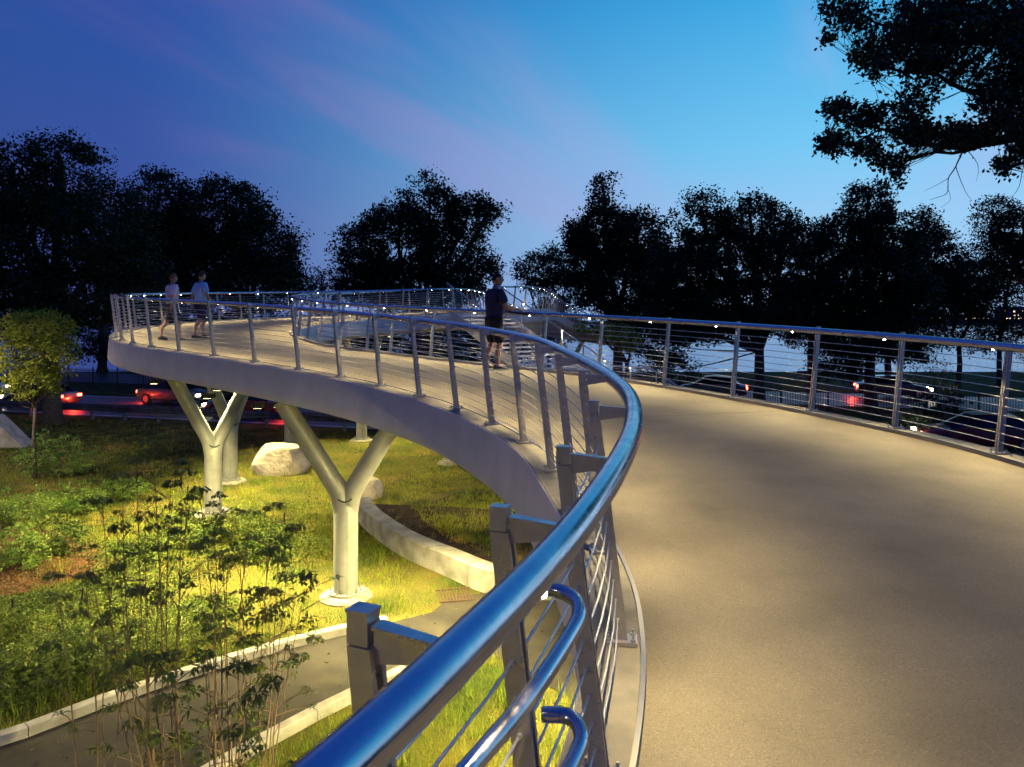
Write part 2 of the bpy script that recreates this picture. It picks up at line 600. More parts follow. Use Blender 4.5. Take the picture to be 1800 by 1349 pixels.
def kerb_thing(pts, label, w=0.16, h=0.14, seg=1.5):
    s = arclen(pts)
    k = thing("path_kerb", label, "kerb", pts[len(pts) // 2])
    L = s[-1]
    n = max(1, int(L / seg))
    for i in range(n):
        a, b = L * i / n + .006, L * (i + 1) / n - .006
        rows = []
        for q in (a, (a + b) / 2, b):
            p, t = sample(pts, s, q)
            nrm = Vector((-t.y, t.x, 0)).normalized()
            hh = h + random.uniform(-.004, .004)
            rows.append([p + nrm * (-w / 2) + Vector((0, 0, -.05)), p + nrm * (-w / 2) + Vector((0, 0, hh - .01)), p + nrm * (-w / 2 + .012) + Vector((0, 0, hh)),
                         p + nrm * (w / 2 - .012) + Vector((0, 0, hh)), p + nrm * (w / 2) + Vector((0, 0, hh - .01)), p + nrm * (w / 2) + Vector((0, 0, -.05))])
        m = MB().grid(rows)
        c = len(m.v)
        m.f.append((0, 1, 2, 3, 4, 5)); m.f.append((c - 1, c - 2, c - 3, c - 4, c - 5, c - 6))
        o = m.build("kerb_stone", M["concrete"], k)
        o.matrix_parent_inverse = Matrix.Translation(-k.location)
    return k


kerb_thing(k1, "long pale concrete kerb between the planted bed and the footpath")
kerb_thing(k2[:-6], "pale concrete kerb on the bridge side of the footpath, lower in view")

# curved concrete seat wall with the raised bed behind it
W = [(p.x, p.y) for p in (gr(625, 905), gr(640, 930), gr(700, 975), gr(780, 1012), gr(860, 1045))] + [(0.8, 13.6), (2.2, 14.2), (3.2, 15.4)]
wp = catmull([(x, y, 0) for x, y in W], 8)
ws = arclen(wp)
wall = thing("seat_wall", "low curved concrete seat wall around the sunken grass circle", "wall", wp[12])
nseg = 9
for i in range(nseg):
    a, b = ws[-1] * i / nseg + .008, ws[-1] * (i + 1) / nseg - .008
    rows = []
    for j in range(6):
        p, t = sample(wp, ws, a + (b - a) * j / 5)
        nrm = Vector((-t.y, t.x, 0)).normalized()      # inward
        rows.append([p + nrm * o_ + Vector((0, 0, z_)) for o_, z_ in ((0, -.05), (0, .43), (.02, .45), (.38, .45), (.40, .43), (.40, -.05))])
    m = MB().grid(rows)
    c = len(m.v)
    m.f.append((0, 1, 2, 3, 4, 5)); m.f.append((c - 1, c - 2, c - 3, c - 4, c - 5, c - 6))
    o = m.build("wall_block", M["concrete"], wall)
    o.matrix_parent_inverse = Matrix.Translation(-wall.location)

BC = Vector((0.6, 18.0, 0))
ring = [p.copy() for p in wp] + catmull([(3.2, 15.4, 0), (4.6, 18, 0), (4.2, 21, 0), (1.5, 23, 0), (-1.5, 22.6, 0), (-3.1, 20.3, 0), tuple(wp[0])], 8)[1:-1]


def inset(p, d):
    v = BC - p
    return p + v.normalized() * d


rows = []
nr = len(ring)
for d, hh in ((0.38, .33), (0.75, .34), (1.3, .36), (2.2, .42), (3.2, .45)):
    row = []
    for i, p in enumerate(ring):
        front = 1.0 if i < len(wp) else 0.0
        if i >= len(wp):
            tt = (i - len(wp)) / max(1, nr - len(wp))
            front = max(0, 1 - 5 * tt, 1 - 5 * (1 - tt))
        base = -.05 + (hh + .05) * front if d < 0.5 else hh * (front * .6 + .4)
        q = inset(p, d)
        row.append(Vector((q.x, q.y, base)))
    rows.append(row)
m = MB().grid(rows, closed=True)
cidx = len(m.v)
m.v.append((BC.x, BC.y, .48))
for k in range(nr):
    m.f.append((4 * nr + k, 4 * nr + (k + 1) % nr, cidx))
tag(m.build("planting_bed", M["mulch"], smooth=True), "dark mulch bed inside the curved wall", kind="structure")


# ------------------------------------------------------------------ the footbridge
# pairs of opposite railing base points (outer, inner)
PAIRS = [((-3.6, -6.5), (0.6, -8.4)), ((-1.9, -3.6), (2.1, -5.2)), ((-1.2, -.9), (3.2, -2.2)), ((-.215, 1.10), (3.9, .1)),
         ((.225, 2.24), (4.35, 1.8)), ((.50, 3.4), (4.68, 3.4)), ((.55, 4.5), (4.86, 5.0)), ((.38, 6.13), (4.80, 6.9)),
         ((.12, 7.5), (4.40, 8.5)), ((-.71, 9.45), (3.25, 10.9)), ((-2.0, 11.26), (1.55, 13.3)), ((-3.72, 12.9), (-1.0, 15.45)),
         ((-5.92, 14.7), (-3.45, 17.55)), ((-8.0, 16.4), (-4.85, 18.9)), ((-9.6, 18.2), (-5.75, 20.4)), ((-10.9, 20.4), (-6.5, 22.0)),
         ((-11.8, 23), (-6.95, 24.0)), ((-12.1, 26), (-6.8, 26.3)), ((-11.5, 29), (-5.9, 28.4)), ((-9.8, 31.7), (-4.6, 29.8)),
         ((-7.0, 33.8), (-3.0, 30.9)), ((-4.2, 35.6), (-.6, 32.5)), ((-2.7, 38.5), (1.2, 36.3)), ((-1.9, 43), (2.2, 42)),
         ((-.9, 50), (3.2, 49.5)), ((.6, 56), (4.5, 54.5)), ((3.2, 61), (6.5, 58.2)), ((8, 64), (9.6, 60.2))]
SUB = 10
O_ = catmull([(a[0], a[1], 0) for a, b in PAIRS], SUB)
I_ = catmull([(b[0], b[1], 0) for a, b in PAIRS], SUB)
C_ = [(a + b) / 2 for a, b in zip(O_, I_)]
cs = arclen(C_)
s8 = cs[8 * SUB]
Z8 = H - 1.30
sTop = cs[21 * SUB]
zTop = None


def deck_z(s):
    d = s - s8
    L = sTop - s8
    if d <= L:
        return Z8 + 0.0475 * d
    e = d - L
    # crest over the road, then down on the river side
    return Z8 + 0.0475 * L + 0.0475 * e - 0.0034 * e * e


for i in range(len(C_)):
    z = deck_z(cs[i])
    O_[i].z = z; I_[i].z = z; C_[i].z = z


def z_near(x, y):
    best, bz = 1e9, 0
    for i in range(0, 22 * SUB):
        d = (C_[i].x - x) ** 2 + (C_[i].y - y) ** 2
        if d < best: best, bz = d, C_[i].z
    return bz


bridge = thing("footbridge", "curving silver footbridge with stainless cable railings and a lit speckled deck", "footbridge", (0, 0, 0))

STAIR_A, STAIR_B = 20 * SUB, 21 * SUB      # gap in the inner railing where the stair leaves


def cross(i):
    o, n_ = O_[i], I_[i]
    d = (n_ - o); d.z = 0
    w = d.length
    return o, n_, d.normalized(), w


def loft(prof_fn, i0, i1):
    return [[p for p in prof_fn(i)] for i in range(i0, i1 + 1)]


def P_out(i, offs):
    o, n_, d, w = cross(i)
    return [o + d * a + Vector((0, 0, z)) for a, z in offs]


def P_in(i, offs):
    o, n_, d, w = cross(i)
    return [n_ - d * a + Vector((0, 0, z)) for a, z in offs]


NI = len(O_) - 1


def deck_prof(i):
    o, n_, d, w = cross(i)
    return [o + d * (.10 + (w - .20) * k / 8) for k in range(9)]


MB().grid(loft(deck_prof, 0, NI)).build("deck", M["deck"], bridge, smooth=True)
kp = [(-.15, -.02), (-.15, .035), (.088, .035), (.088, -.02)]
MB().grid(loft(lambda i: P_out(i, kp), 0, NI)).build("deck_edge", M["kerb_strip"], bridge)
MB().grid(loft(lambda i: P_in(i, kp)[::-1], 0, STAIR_A)).build("deck_edge", M["kerb_strip"], bridge)
MB().grid(loft(lambda i: P_in(i, kp)[::-1], STAIR_B, NI)).build("deck_edge", M["kerb_strip"], bridge)
ks = [(.09, -.01), (.09, .046), (.112, .046), (.112, -.01)]
strip_m = mat("steel_edge_strip", (0.45, 0.42, 0.36), 0.4, 0.8)
MB().grid(loft(lambda i: P_out(i, ks), 0, NI)).build("edge_strip", strip_m, bridge)
MB().grid(loft(lambda i: P_in(i, ks)[::-1], 0, STAIR_A)).build("edge_strip", strip_m, bridge)
MB().grid(loft(lambda i: P_in(i, ks)[::-1], STAIR_B, NI)).build("edge_strip", strip_m, bridge)


for q in (8.6, 11.5, 14.2, 17.3, 20.5, 5.2):
    i = int(q * SUB)
    o, n_, d, w = cross(i)
    t_ = (C_[i + 1] - C_[i - 1]).normalized()
    rows = []
    for k in range(9):
        p = o + d * (.115 + (w - .23) * k / 8) + Vector((0, 0, .004))
        rows.append([p - t_ * .007, p + t_ * .007])
    if q != 5.2:
        MB().grid(rows).build("deck_joint", M["slot"], bridge)


def girder_prof(i):
    o, n_, d, w = cross(i)
    half = [(-.152, .03), (-.160, .02), (-.165, -.02), (-.18, -.2), (-.195, -.4), (-.20, -.53), (-.19, -.555), (-.165, -.57), (.05, -.62), (.8, -.74), (w / 2 - .1, -.80)]
    a = [o + d * q + Vector((0, 0, z)) for q, z in half]
    b = [n_ - d * q + Vector((0, 0, z)) for q, z in half][::-1]
    return a + b


MB().grid(loft(girder_prof, 0, NI)).build("girder", M["girder"], bridge, smooth=25)

# railing geometry: post leans outward, a bracket carries the handrail back inboard
LEAN, PH, RAILH = 0.12, 1.075, 1.05


def post_meshes():
    # local: x along the rail, +y outward, z up
    top = Vector((0, LEAN, PH - .03))
    p = MB()
    for sx in (-1, 1):
        x = sx * .0155
        vs = []
        for t in (0, 1):
            c = Vector((x, 0, .015)).lerp(Vector((x, top.y, top.z)), t)
            dy = .031 if t == 0 else .024
            vs += [c + Vector((-.006, -dy, 0)), c + Vector((.006, -dy, 0)), c + Vector((.006, dy, 0)), c + Vector((-.006, dy, 0))]
        p.add(vs, [(3, 2, 1, 0), (4, 5, 6, 7), (0, 1, 5, 4), (1, 2, 6, 5), (2, 3, 7, 6), (3, 0, 4, 7)])
    for k in range(3):
        t = (.12, .5, .86)[k]
        p.box(Vector((0, 0, 0)).lerp(top, t), (.022, .03, .05))
    post = p.mesh("railing_post", M["steel"])
    b = MB().box((0, 0, .0085), (.105, .15, .017))
    for sx in (-1, 1):
        for sy in (-1, 1):
            b.lathe([(.013, 0), (.013, .012), (.006, .013), (.006, .028)], 6, (sx * .036, sy * .055, .017))
    base = b.mesh("base_plate", M["steel"])
    c = MB().box((0, LEAN + .004, PH), (.038, .044, .055))
    c.box((0, LEAN + .004, PH + .030), (.042, .048, .005))
    cap = c.mesh("post_cap", M["steel"])
    k = MB()
    # tapered bracket plate + flange from the cap to the handrail
    yo, yi = LEAN - .024, -.05
    zr = PH - .012
    for sx in (1,):
        k.add([(-.009, yo, PH + .004), (.009, yo, PH + .004), (.009, yo, PH - .058), (-.009, yo, PH - .058),
               (-.009, yi, zr + .004), (.009, yi, zr + .004), (.009, yi, zr - .024), (-.009, yi, zr - .024)],
              [(0, 1, 2, 3), (7, 6, 5, 4), (0, 4, 5, 1), (1, 5, 6, 2), (2, 6, 7, 3), (3, 7, 4, 0)])
    k.add([(-.018, yo, PH + .004), (.018, yo, PH + .004), (.018, yo, PH + .010), (-.018, yo, PH + .010),
           (-.012, yi, zr + .004), (.012, yi, zr + .004), (.012, yi, zr + .010), (-.012, yi, zr + .010)],
          [(3, 2, 1, 0), (4, 5, 6, 7), (0, 1, 5, 4), (1, 2, 6, 5), (2, 3, 7, 6), (3, 0, 4, 7)])
    br = k.mesh("bracket", M["steel"])
    return post, base, cap, br


PM = post_meshes()
fit = MB()
CAB = [.11 + .088 * k for k in range(10)]
for h in CAB:
    y = LEAN * h / (PH - .03)
    fit.tube([(-.034, y, h), (.034, y, h)], .0075, 6)
FIT = fit.mesh("cable_fitting", M["cable"])


def edge_curves(side, i0, i1):
    """base line, outward unit vectors"""
    base, out = [], []
    for i in range(i0, i1 + 1):
        o, n_, d, w = cross(i)
        if side == "out":
            base.append(o.copy()); out.append(-d)
        else:
            base.append(n_.copy()); out.append(d.copy())
    return base, out


def railing(side, i0, i1, stations, n_cable=10, light_ph=0.5, light_step=1.4, flip=False):
    base, out = edge_curves(side, i0, i1)
    s = arclen(base)
    # outward normal from the curve itself
    nrm = []
    for i in range(len(base)):
        t = (base[min(i + 1, len(base) - 1)] - base[max(i - 1, 0)]); t.z = 0
        t.normalize()
        nn = Vector((-t.y, t.x, 0))
        if nn.dot(out[i]) < 0: nn = -nn
        nrm.append(nn)

    def frame(q):
        q = min(max(q, 0), s[-1] - 1e-4)
        p, t = sample(base, s, q)
        j = 0
        lo, hi = 0, len(s) - 1
        while hi - lo > 1:
            m_ = (lo + hi) // 2
            if s[m_] <= q: lo = m_
            else: hi = m_
        return p, t, nrm[lo].lerp(nrm[hi], (q - s[lo]) / (s[hi] - s[lo])).normalized()

    # posts
    for q in stations:
        if q > s[-1]: break
        p, t, nn = frame(q)
        ang = math.atan2(nn.y, nn.x) - math.pi / 2
        far = p.y > 24 or p.y < 0
        po = link("railing_post", PM[0], bridge, p + Vector((0, 0, .035)), ang)
        link("base_plate", PM[1], po)
        link("post_cap", PM[2], po)
        link("bracket", PM[3], po)
        if not far:
            f_ = link("cable_fitting", FIT, po)
            f_["kind"] = "stuff"
    # handrail tube
    pts = []
    q = 0
    step = .12
    while q < s[-1]:
        p, t, nn = frame(q)
        pts.append(p - nn * .06 + Vector((0, 0, RAILH + .04)))
        q += step if p.y < 25 else .4
    hr = MB().tube(pts, .041, 24).build("handrail", M["polished"], bridge, smooth=60)
    for h in CAB[:n_cable]:
        y = LEAN * h / (PH - .03)
        cp = []
        q = 0
        while q < s[-1]:
            p, t, nn = frame(q)
            cp.append(p + nn * y + Vector((0, 0, h + .035)))
            q += .3 if p.y < 25 else .8
        MB().tube(cp, .0042, 5).build("cable", M["cable"], bridge, smooth=True)
    # lights set into the underside of the handrail
    lens = MB().lathe([(.011, -.004), (.013, 0), (.013, .008)], 10).mesh("rail_light", M["lamp"], True)
    q = light_ph
    spots = []
    while q < s[-1]:
        p, t, nn = frame(q)
        if -6 < p.y < 60:
            c = p - nn * .075 + Vector((0, 0, RAILH + .002))
            link("rail_light", lens, hr, c)
            spots.append((c - Vector((0, 0, .012)), -nn, p.y))
        q += light_step
    return spots, s


def stations_from(side, pts, i0, i1, step):
    base, _ = edge_curves(side, i0, i1)
    s = arclen(base)
    st = []
    for x, y in pts:
        best = min(range(len(base)), key=lambda i: (base[i].x - x) ** 2 + (base[i].y - y) ** 2)
        st.append(s[best])
    # refine by projecting on fine samples
    q = st[-1]
    while q < s[-1]:
        q += step
        st.append(q)
    return st


outP = [(-1.6, -2.6), (-1.2, -1.6), (-.8, -.7), (-.5, .2), (-.155, 1.25), (.08, 1.80), (.26, 2.46), (.50, 3.42), (.55, 4.45), (.48, 5.45), (.35, 6.4), (.12, 7.5), (-.22, 8.43),
        (-.71, 9.45), (-1.29, 10.3), (-2.0, 11.26), (-2.8, 12.07), (-3.72, 12.9), (-4.82, 13.84), (-5.92, 14.7), (-6.94, 15.45), (-8.0, 16.4), (-8.8, 17.3)]
innP = [(3.4, -1.5), (4.0, .4), (4.35, 1.8), (4.6, 3.2), (4.8, 4.5), (4.88, 5.85), (4.74, 7.16), (4.47, 8.45), (3.95, 9.6), (3.3, 10.85), (2.5, 12.1), (1.64, 13.25), (.6, 14.15), (-.56, 15.05), (-1.8, 16.1),
        (-2.7, 16.9), (-3.5, 17.6), (-4.2, 18.3)]
lights = []
sp, _ = railing("out", 0, NI, stations_from("out", outP, 0, NI, 1.15), light_ph=.4, light_step=1.42)
lights += [(a, b, y, "o") for a, b, y in sp]
sp, _ = railing("in", 0, STAIR_A, stations_from("in", innP, 0, STAIR_A, 1.1), light_ph=.75, light_step=1.42)
lights += [(a, b, y, "i") for a, b, y in sp]
sp, _ = railing("in", STAIR_B, NI, [0.05 + 1.15 * k for k in range(60)], light_ph=.6, light_step=1.6)
lights += [(a, b, y, "i") for a, b, y in sp]

LEDE = 172.0
for c, inward, y, side in lights:
    if y > 46: continue
    ld = bpy.data.lights.new("rail_light_beam", "SPOT")
    ld.energy = LEDE * random.uniform(.85, 1.15)
    ld.color = (1.0, 0.81, 0.41)
    ld.spot_size = R(112)
    ld.spot_blend = 1.0
    ld.shadow_soft_size = 0.015
    lo_ = bpy.data.objects.new("rail_light_beam", ld)
    COL.objects.link(lo_)
    lo_.location = c
    lo_.rotation_euler = (inward * .52 + Vector((0, 0, -1))).to_track_quat("-Z", "Y").to_euler()
    lo_.parent = bridge

# short lower grab rails clamped to the near outer posts
z0 = H - .566


def rail_z(y):
    return H - .566 + .0475 * y


gb = MB()
g1 = [Vector((.05, 2.14, rail_z(2.1) - .315)), Vector((.12, 2.13, rail_z(2.1) - .315)), Vector((.172, 2.08, rail_z(2.06) - .318)), Vector((.182, 2.0, rail_z(2.0) - .325)), Vector((.15, 1.90, rail_z(1.87) - .335)),
      Vector((.03, 1.62, rail_z(1.62) - .350)), Vector((-.11, 1.36, rail_z(1.36) - .36)), Vector((-.30, 1.0, rail_z(1.0) - .36)), Vector((-.56, .5, rail_z(.5) - .36)), Vector((-.85, -.1, rail_z(0) - .36))]
gb.tube(catmull(g1, 6), .021, 16)
gb.build("grab_rail", M["polished"], bridge, smooth=60)
gb = MB()
g2 = [Vector((.08, 2.0, rail_z(2.0) - .60)), Vector((.15, 1.99, rail_z(2.0) - .60)), Vector((.178, 1.94, rail_z(1.9) - .605)), Vector((.16, 1.85, rail_z(1.85) - .615)), Vector((.02, 1.55, rail_z(1.5) - .63)),
      Vector((-.12, 1.2, rail_z(1.2) - .63)), Vector((-.3, .8, rail_z(.8) - .63))]
gb.tube(catmull(g2, 6), .021, 16)
gb.build("grab_rail", M["polished"], bridge, smooth=60)


# ------------------------------------------------------------------ Y columns
def y_column(pos, topz, ang, label=None, r=.225, ra=.175, fork=2.0, spread=1.0):
    """forked tubular column, a part of the bridge with its own flange, bolts and footing"""
    x, y = pos
    d = Vector((math.cos(ang), math.sin(ang), 0))
    c = MB()
    c.tube([(0, 0, .12), (0, 0, .6), (0, 0, fork - .5), (0, 0, fork - .3), (0, 0, fork - .2)], [r, r, r, r * .97, r * .8], 28)
    for sgn in (-1, 1):
        top = d * (spread * 1.1 * sgn) + Vector((0, 0, topz + .14))
        a0 = Vector((0, 0, fork - .45)) + d * .02 * sgn
        a1 = Vector((0, 0, fork - .05)) + d * .10 * sgn
        pts = [a0, a1, a1.lerp(top, .12), a1.lerp(top, .5), top]
        c.tube(pts, [r * .88, r * .86, ra * 1.02, ra, ra * .95], 24)
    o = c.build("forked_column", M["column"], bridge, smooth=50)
    o.location = (x, y, 0)
    f = MB().lathe([(r + .10, .085), (r + .10, .13), (r + .004, .131), (r + .004, .085)], 28).build("flange", M["column"], o, smooth=30)
    if "anchor_bolt" not in bpy.data.meshes:
        MB().lathe([(.022, .131), (.022, .165), (.012, .166), (.012, .20)], 6).mesh("anchor_bolt", M["column"])
    for k in range(10):
        a = 2 * math.pi * k / 10
        link("anchor_bolt", bpy.data.meshes["anchor_bolt"], o, ((r + .058) * math.cos(a), (r + .058) * math.sin(a), 0))
    MB().lathe([(r + .26, -.05), (r + .26, .03), (r + .20, .082), (r + .0, .084)], 32).build("footing", M["footing"], o, smooth=30)
    an = math.atan2(-1, .35)
    MB().tube([((r + .001) * math.cos(an), (r + .001) * math.sin(an), .14), ((r + .001) * math.cos(an), (r + .001) * math.sin(an), fork - .35)], .006, 6).build("weld_seam", M["footing"], o)
    # dark smile-shaped slot under the fork, on the side facing the lawn
    sl = MB()
    q = Vector((-d.y, d.x, 0))
    if q.y > 0: q = -q
    pts = []
    for k in range(9):
        a = (k / 8 - .5) * 1.15
        zz = fork - .17 + .045 * (2 * (k / 8 - .5)) ** 2
        rr = r + .006
        pts.append(d * math.sin(a) * rr + q * math.cos(a) * rr + Vector((0, 0, zz)))
    sl.tube(pts, .013, 6)
    sl.build("weld_slot", M["slot"], o)
    return o


def col_top(x, y):
    return z_near(x, y) - .74


cols = [((608, 1050), 0.15, 1.05), ((375, 905), .55, 1.05), ((405, 848), .9, 1.0), ((510, 790), 1.9, 1.0)]
colpos = []
for (px, py), ang, spd in cols:
    p = gr(px, py)
    colpos.append((p.x, p.y))
    y_column((p.x, p.y), col_top(p.x, p.y), ang, spread=spd)
for x, y, ang in ((3.0, 5.0, 0.1), (-6.6, 31.6, 2.6), (-.4, 39.6, 0.3), (4.9, 59.6, 0.2)):
    i = min(range(len(C_)), key=lambda i: (C_[i].x - x) ** 2 + (C_[i].y - y) ** 2)
    y_column((C_[i].x, C_[i].y), C_[i].z - .78, ang, spread=.95)
    colpos.append((C_[i].x, C_[i].y))

# ------------------------------------------------------------------ steel stair from the upper deck
stair = thing("steel_staircase", "pale steel staircase descending from the upper deck behind the man", "staircase", (0, 0, 0))
d1 = Vector((.69, -.72, 0)).normalized()
perp = Vector((-.72, -.69, 0)).normalized()
zt = I_[STAIR_B].z
top_r = I_[STAIR_B].copy() + d1 * .15                # right stringer start
top_l = I_[STAIR_A].copy()
WST = 2.75
tread_m = mat("pale_stair_concrete", (0.50, 0.49, 0.46), .8, var=(.6, .59, .56), scale=5)
SL = 0.5


def spt(side, t, z=0):
    p = top_r + d1 * t + (perp * WST if side == "l" else Vector((0, 0, 0)))
    return Vector((p.x, p.y, z))


flights = [(0.0, 6.3, zt), (7.9, 0, 0)]
tz = zt
nst = 20
run, rise = .31, .157
tr_mesh = {}
t = 0.0
for k in range(nst):
    z = tz - rise * (k + 1)
    a, b = spt("r", t + .02, z), spt("l", t + .02, z)
    c, d_ = spt("l", t + run + .03, z), spt("r", t + run + .03, z)
    vs = [a, b, c, d_] + [v - Vector((0, 0, .06)) for v in (a, b, c, d_)]
    MB().add(vs, [(0, 1, 2, 3), (7, 6, 5, 4), (0, 4, 5, 1), (1, 5, 6, 2), (2, 6, 7, 3), (3, 7, 4, 0)]).build("tread", tread_m, stair)
    t += run
zl = tz - rise * nst - .004
tl = t
a, b, c, d_ = spt("r", tl, zl), spt("l", tl, zl), spt("l", tl + 1.7, zl), spt("r", tl + 1.7, zl)
vs = [a, b, c, d_] + [v - Vector((0, 0, .15)) for v in (a, b, c, d_)]
MB().add(vs, [(0, 1, 2, 3), (7, 6, 5, 4), (0, 4, 5, 1), (1, 5, 6, 2), (2, 6, 7, 3), (3, 7, 4, 0)]).build("landing", tread_m, stair)
t = tl + 1.7
n2 = int(zl / rise)
for k in range(n2):
    z = zl - rise * (k + 1)
    a, b = spt("r", t + .02, z), spt("l", t + .02, z)
    c, d_ = spt("l", t + run + .03, z), spt("r", t + run + .03, z)
    vs = [a, b, c, d_] + [v - Vector((0, 0, .06)) for v in (a, b, c, d_)]
    MB().add(vs, [(0, 1, 2, 3), (7, 6, 5, 4), (0, 4, 5, 1), (1, 5, 6, 2), (2, 6, 7, 3), (3, 7, 4, 0)]).build("tread", tread_m, stair)
    t += run
tend = t


def st_z(t):
    if t < tl: return tz - SL * t * (rise / run / SL)
    if t < tl + 1.7: return zl
    return zl - (rise / run) * (t - tl - 1.7)


for side in ("r", "l"):
    off = perp * (-.06 if side == "r" else .06)
    # stringer: upright plates following both flights
    st = MB()
    ts = [0, tl, tl + 1.7, tend]
    for th in (0, .02):
        pass
    rows = []
    for q in ts:
        p = spt(side, q) + off
        z = st_z(q)
        rows.append([Vector((p.x, p.y, z + .10)) - perp * .02, Vector((p.x, p.y, z + .10)) + perp * .02, Vector((p.x, p.y, z - .30)) + perp * .02, Vector((p.x, p.y, z - .30)) - perp * .02])
    st.grid(rows, closed=True)
    st.build("stringer", M["girder"], stair)
    # rails and posts
    q = .1
    while q < tend:
        p = spt(side, q) + off
        z = st_z(q)
        MB().box((p.x, p.y, z + .55), (.045, .045, .98)).build("stair_post", M["steel"], stair)
        q += 1.15
    for rr, hh, nm in [(.03, 1.05, "stair_handrail")] + [(.0055, .16 + .1 * k, "stair_cable") for k in range(9)]:
        pts = [spt(side, q) + off + Vector((0, 0, st_z(q) + hh)) for q in (-.25, 0, tl * .5, tl - .02, tl + .1, tl + 1.6, tl + 1.75, tend)]
        MB().tube(pts, rr, 8 if rr > .01 else 4).build(nm, M["steel"], stair, smooth=True)
    for q in (1.4, 3.6, 5.8, tl + .8):
        p = spt(side, q) + off * .5
        z = st_z(q)
        lm = link("stair_light", bpy.data.meshes["rail_light"], stair, (p.x, p.y, z + 1.01))
        ld = bpy.data.lights.new("stair_beam", "SPOT")
        ld.energy = 60; ld.color = (1, .93, .8); ld.spot_size = R(130); ld.spot_blend = .6; ld.shadow_soft_size = .02
        lo_ = bpy.data.objects.new("stair_beam", ld); COL.objects.link(lo_)
        lo_.location = (p.x, p.y, z + 1.0)
        inn = perp if side == "r" else -perp
        lo_.rotation_euler = (inn * .8 + Vector((0, 0, -1))).to_track_quat("-Z", "Y").to_euler()
        lo_.parent = stair
# forked column carrying the stair landing
pc = spt("r", tl + .6) + perp * 1.3
sc_ = Vector((pc.x, pc.y, 0))
for lx, ly in ((sc_.x, sc_.y), (gr(790, 815).x, gr(790, 815).y)):
    top = (zl - .16) if lx == sc_.x else 2.75
    o = y_column((lx, ly), top, math.atan2(perp.y, perp.x) if lx == sc_.x else .35, r=.17, ra=.13, fork=1.0 if lx == sc_.x else 1.45, spread=.8)
    o.parent = stair
    colpos.append((lx, ly))

# ------------------------------------------------------------------ lights under the deck that wash columns and lawn
fix = MB().box((0, 0, 0), (.22, .22, .09)).mesh("soffit_light", M["fence"])
lensm = MB().box((0, 0, -.048), (.15, .15, .006)).mesh("soffit_lens", mat("soffit_lens", (1, .9, .6), .3, emit=(1, .8, .4), estr=15))


def soffit(x, y, aim, e, size=80, zoff=-.86, col=(1.0, .82, .32)):
    z = z_near(x, y) + zoff
    b = link("soffit_light", fix, bridge, (x, y, z))
    link("lens", lensm, b)
    ld = bpy.data.lights.new("soffit_beam", "SPOT")
    ld.energy = e; ld.color = col; ld.spot_size = R(size); ld.spot_blend = .8; ld.shadow_soft_size = .05
    lo_ = bpy.data.objects.new("soffit_beam", ld); COL.objects.link(lo_)
    lo_.location = (x, y, z - .06)
    lo_.rotation_euler = (Vector(aim) - Vector((x, y, z))).to_track_quat("-Z", "Y").to_euler()
    lo_.parent = bridge


SE = 5.0
c0, c1, c2, c3 = colpos[0], colpos[1], colpos[2], colpos[3]
soffit(-4.9, 14.3, (c0[0] - 1.9, c0[1] - .9, 0), 900 * SE, 100)
soffit(-1.5, 12.0, (c0[0] + 1.5, c0[1] - 1.2, 0), 1000 * SE, 100)
soffit(-6.3, 15.35, (-9.6, 12.6, 0), 700 * SE, 110)  # added spot, brightens the planting the column lights don't reach
soffit(-8.4, 17.4, (-12.5, 16.2, 0), 900 * SE, 115)  # second added spot, brightens the shrubs farther left
soffit(-4.6, 14.6, (-5.0, 14.0, 0), 900 * SE, 110)
soffit(-6.6, 16.6, (c1[0] + .6, c1[1] - 1.8, 0), 1000 * SE, 105)
soffit(-8.2, 20.2, (-7.4, 20.6, 0), 1300 * SE, 115)
soffit(-9.2, 25.0, (c2[0] + 1.3, c2[1] + 0.5, 0), 900 * SE, 110)
soffit(-8.6, 29.8, (-7.0, 28.0, 0), 700 * SE, 110)
soffit(-5.2, 31.6, (-4.0, 28.5, 0), 1100 * SE, 110)
soffit(-1.6, 13.8, (-2.2, 13.0, 0), 450 * SE, 100)
soffit(1.2, 9.3, (.3, 9.0, 0), 1000 * SE, 110)
soffit(1.7, 4.6, (-.6, 7.6, 0), 1200 * SE, 105)
soffit(-3.9, 16.6, (-2.25, 26.5, 2.0), 1000 * SE, 34)  # narrow spot added to brighten the arms of the small stair column
# stair-side wash on the small column and grass behind the circle
soffit(-.3, 15.0, (-1.0, 21.5, 0), 500 * SE, 70)

# ------------------------------------------------------------------ vegetation builders
def leaf_quads(centers, size, jitter_up=0.3, aspect=.55, droop=0.0, rg=rng):
    n = len(centers)
    a = rg.normal(size=(n, 3)); a /= np.linalg.norm(a, axis=1)[:, None]
    a[:, 2] = a[:, 2] * jitter_up - droop
    a /= np.linalg.norm(a, axis=1)[:, None]
    b = rg.normal(size=(n, 3))
    b -= (b * a).sum(1)[:, None] * a
    b /= np.linalg.norm(b, axis=1)[:, None]
    s = (size * rg.uniform(.6, 1.25, n))[:, None]
    q = np.stack([centers - a * s * .5, centers + b * s * aspect * .5 - a * s * .05, centers + a * s * .5, centers - b * s * aspect * .5 - a * s * .05], axis=1)
    return q


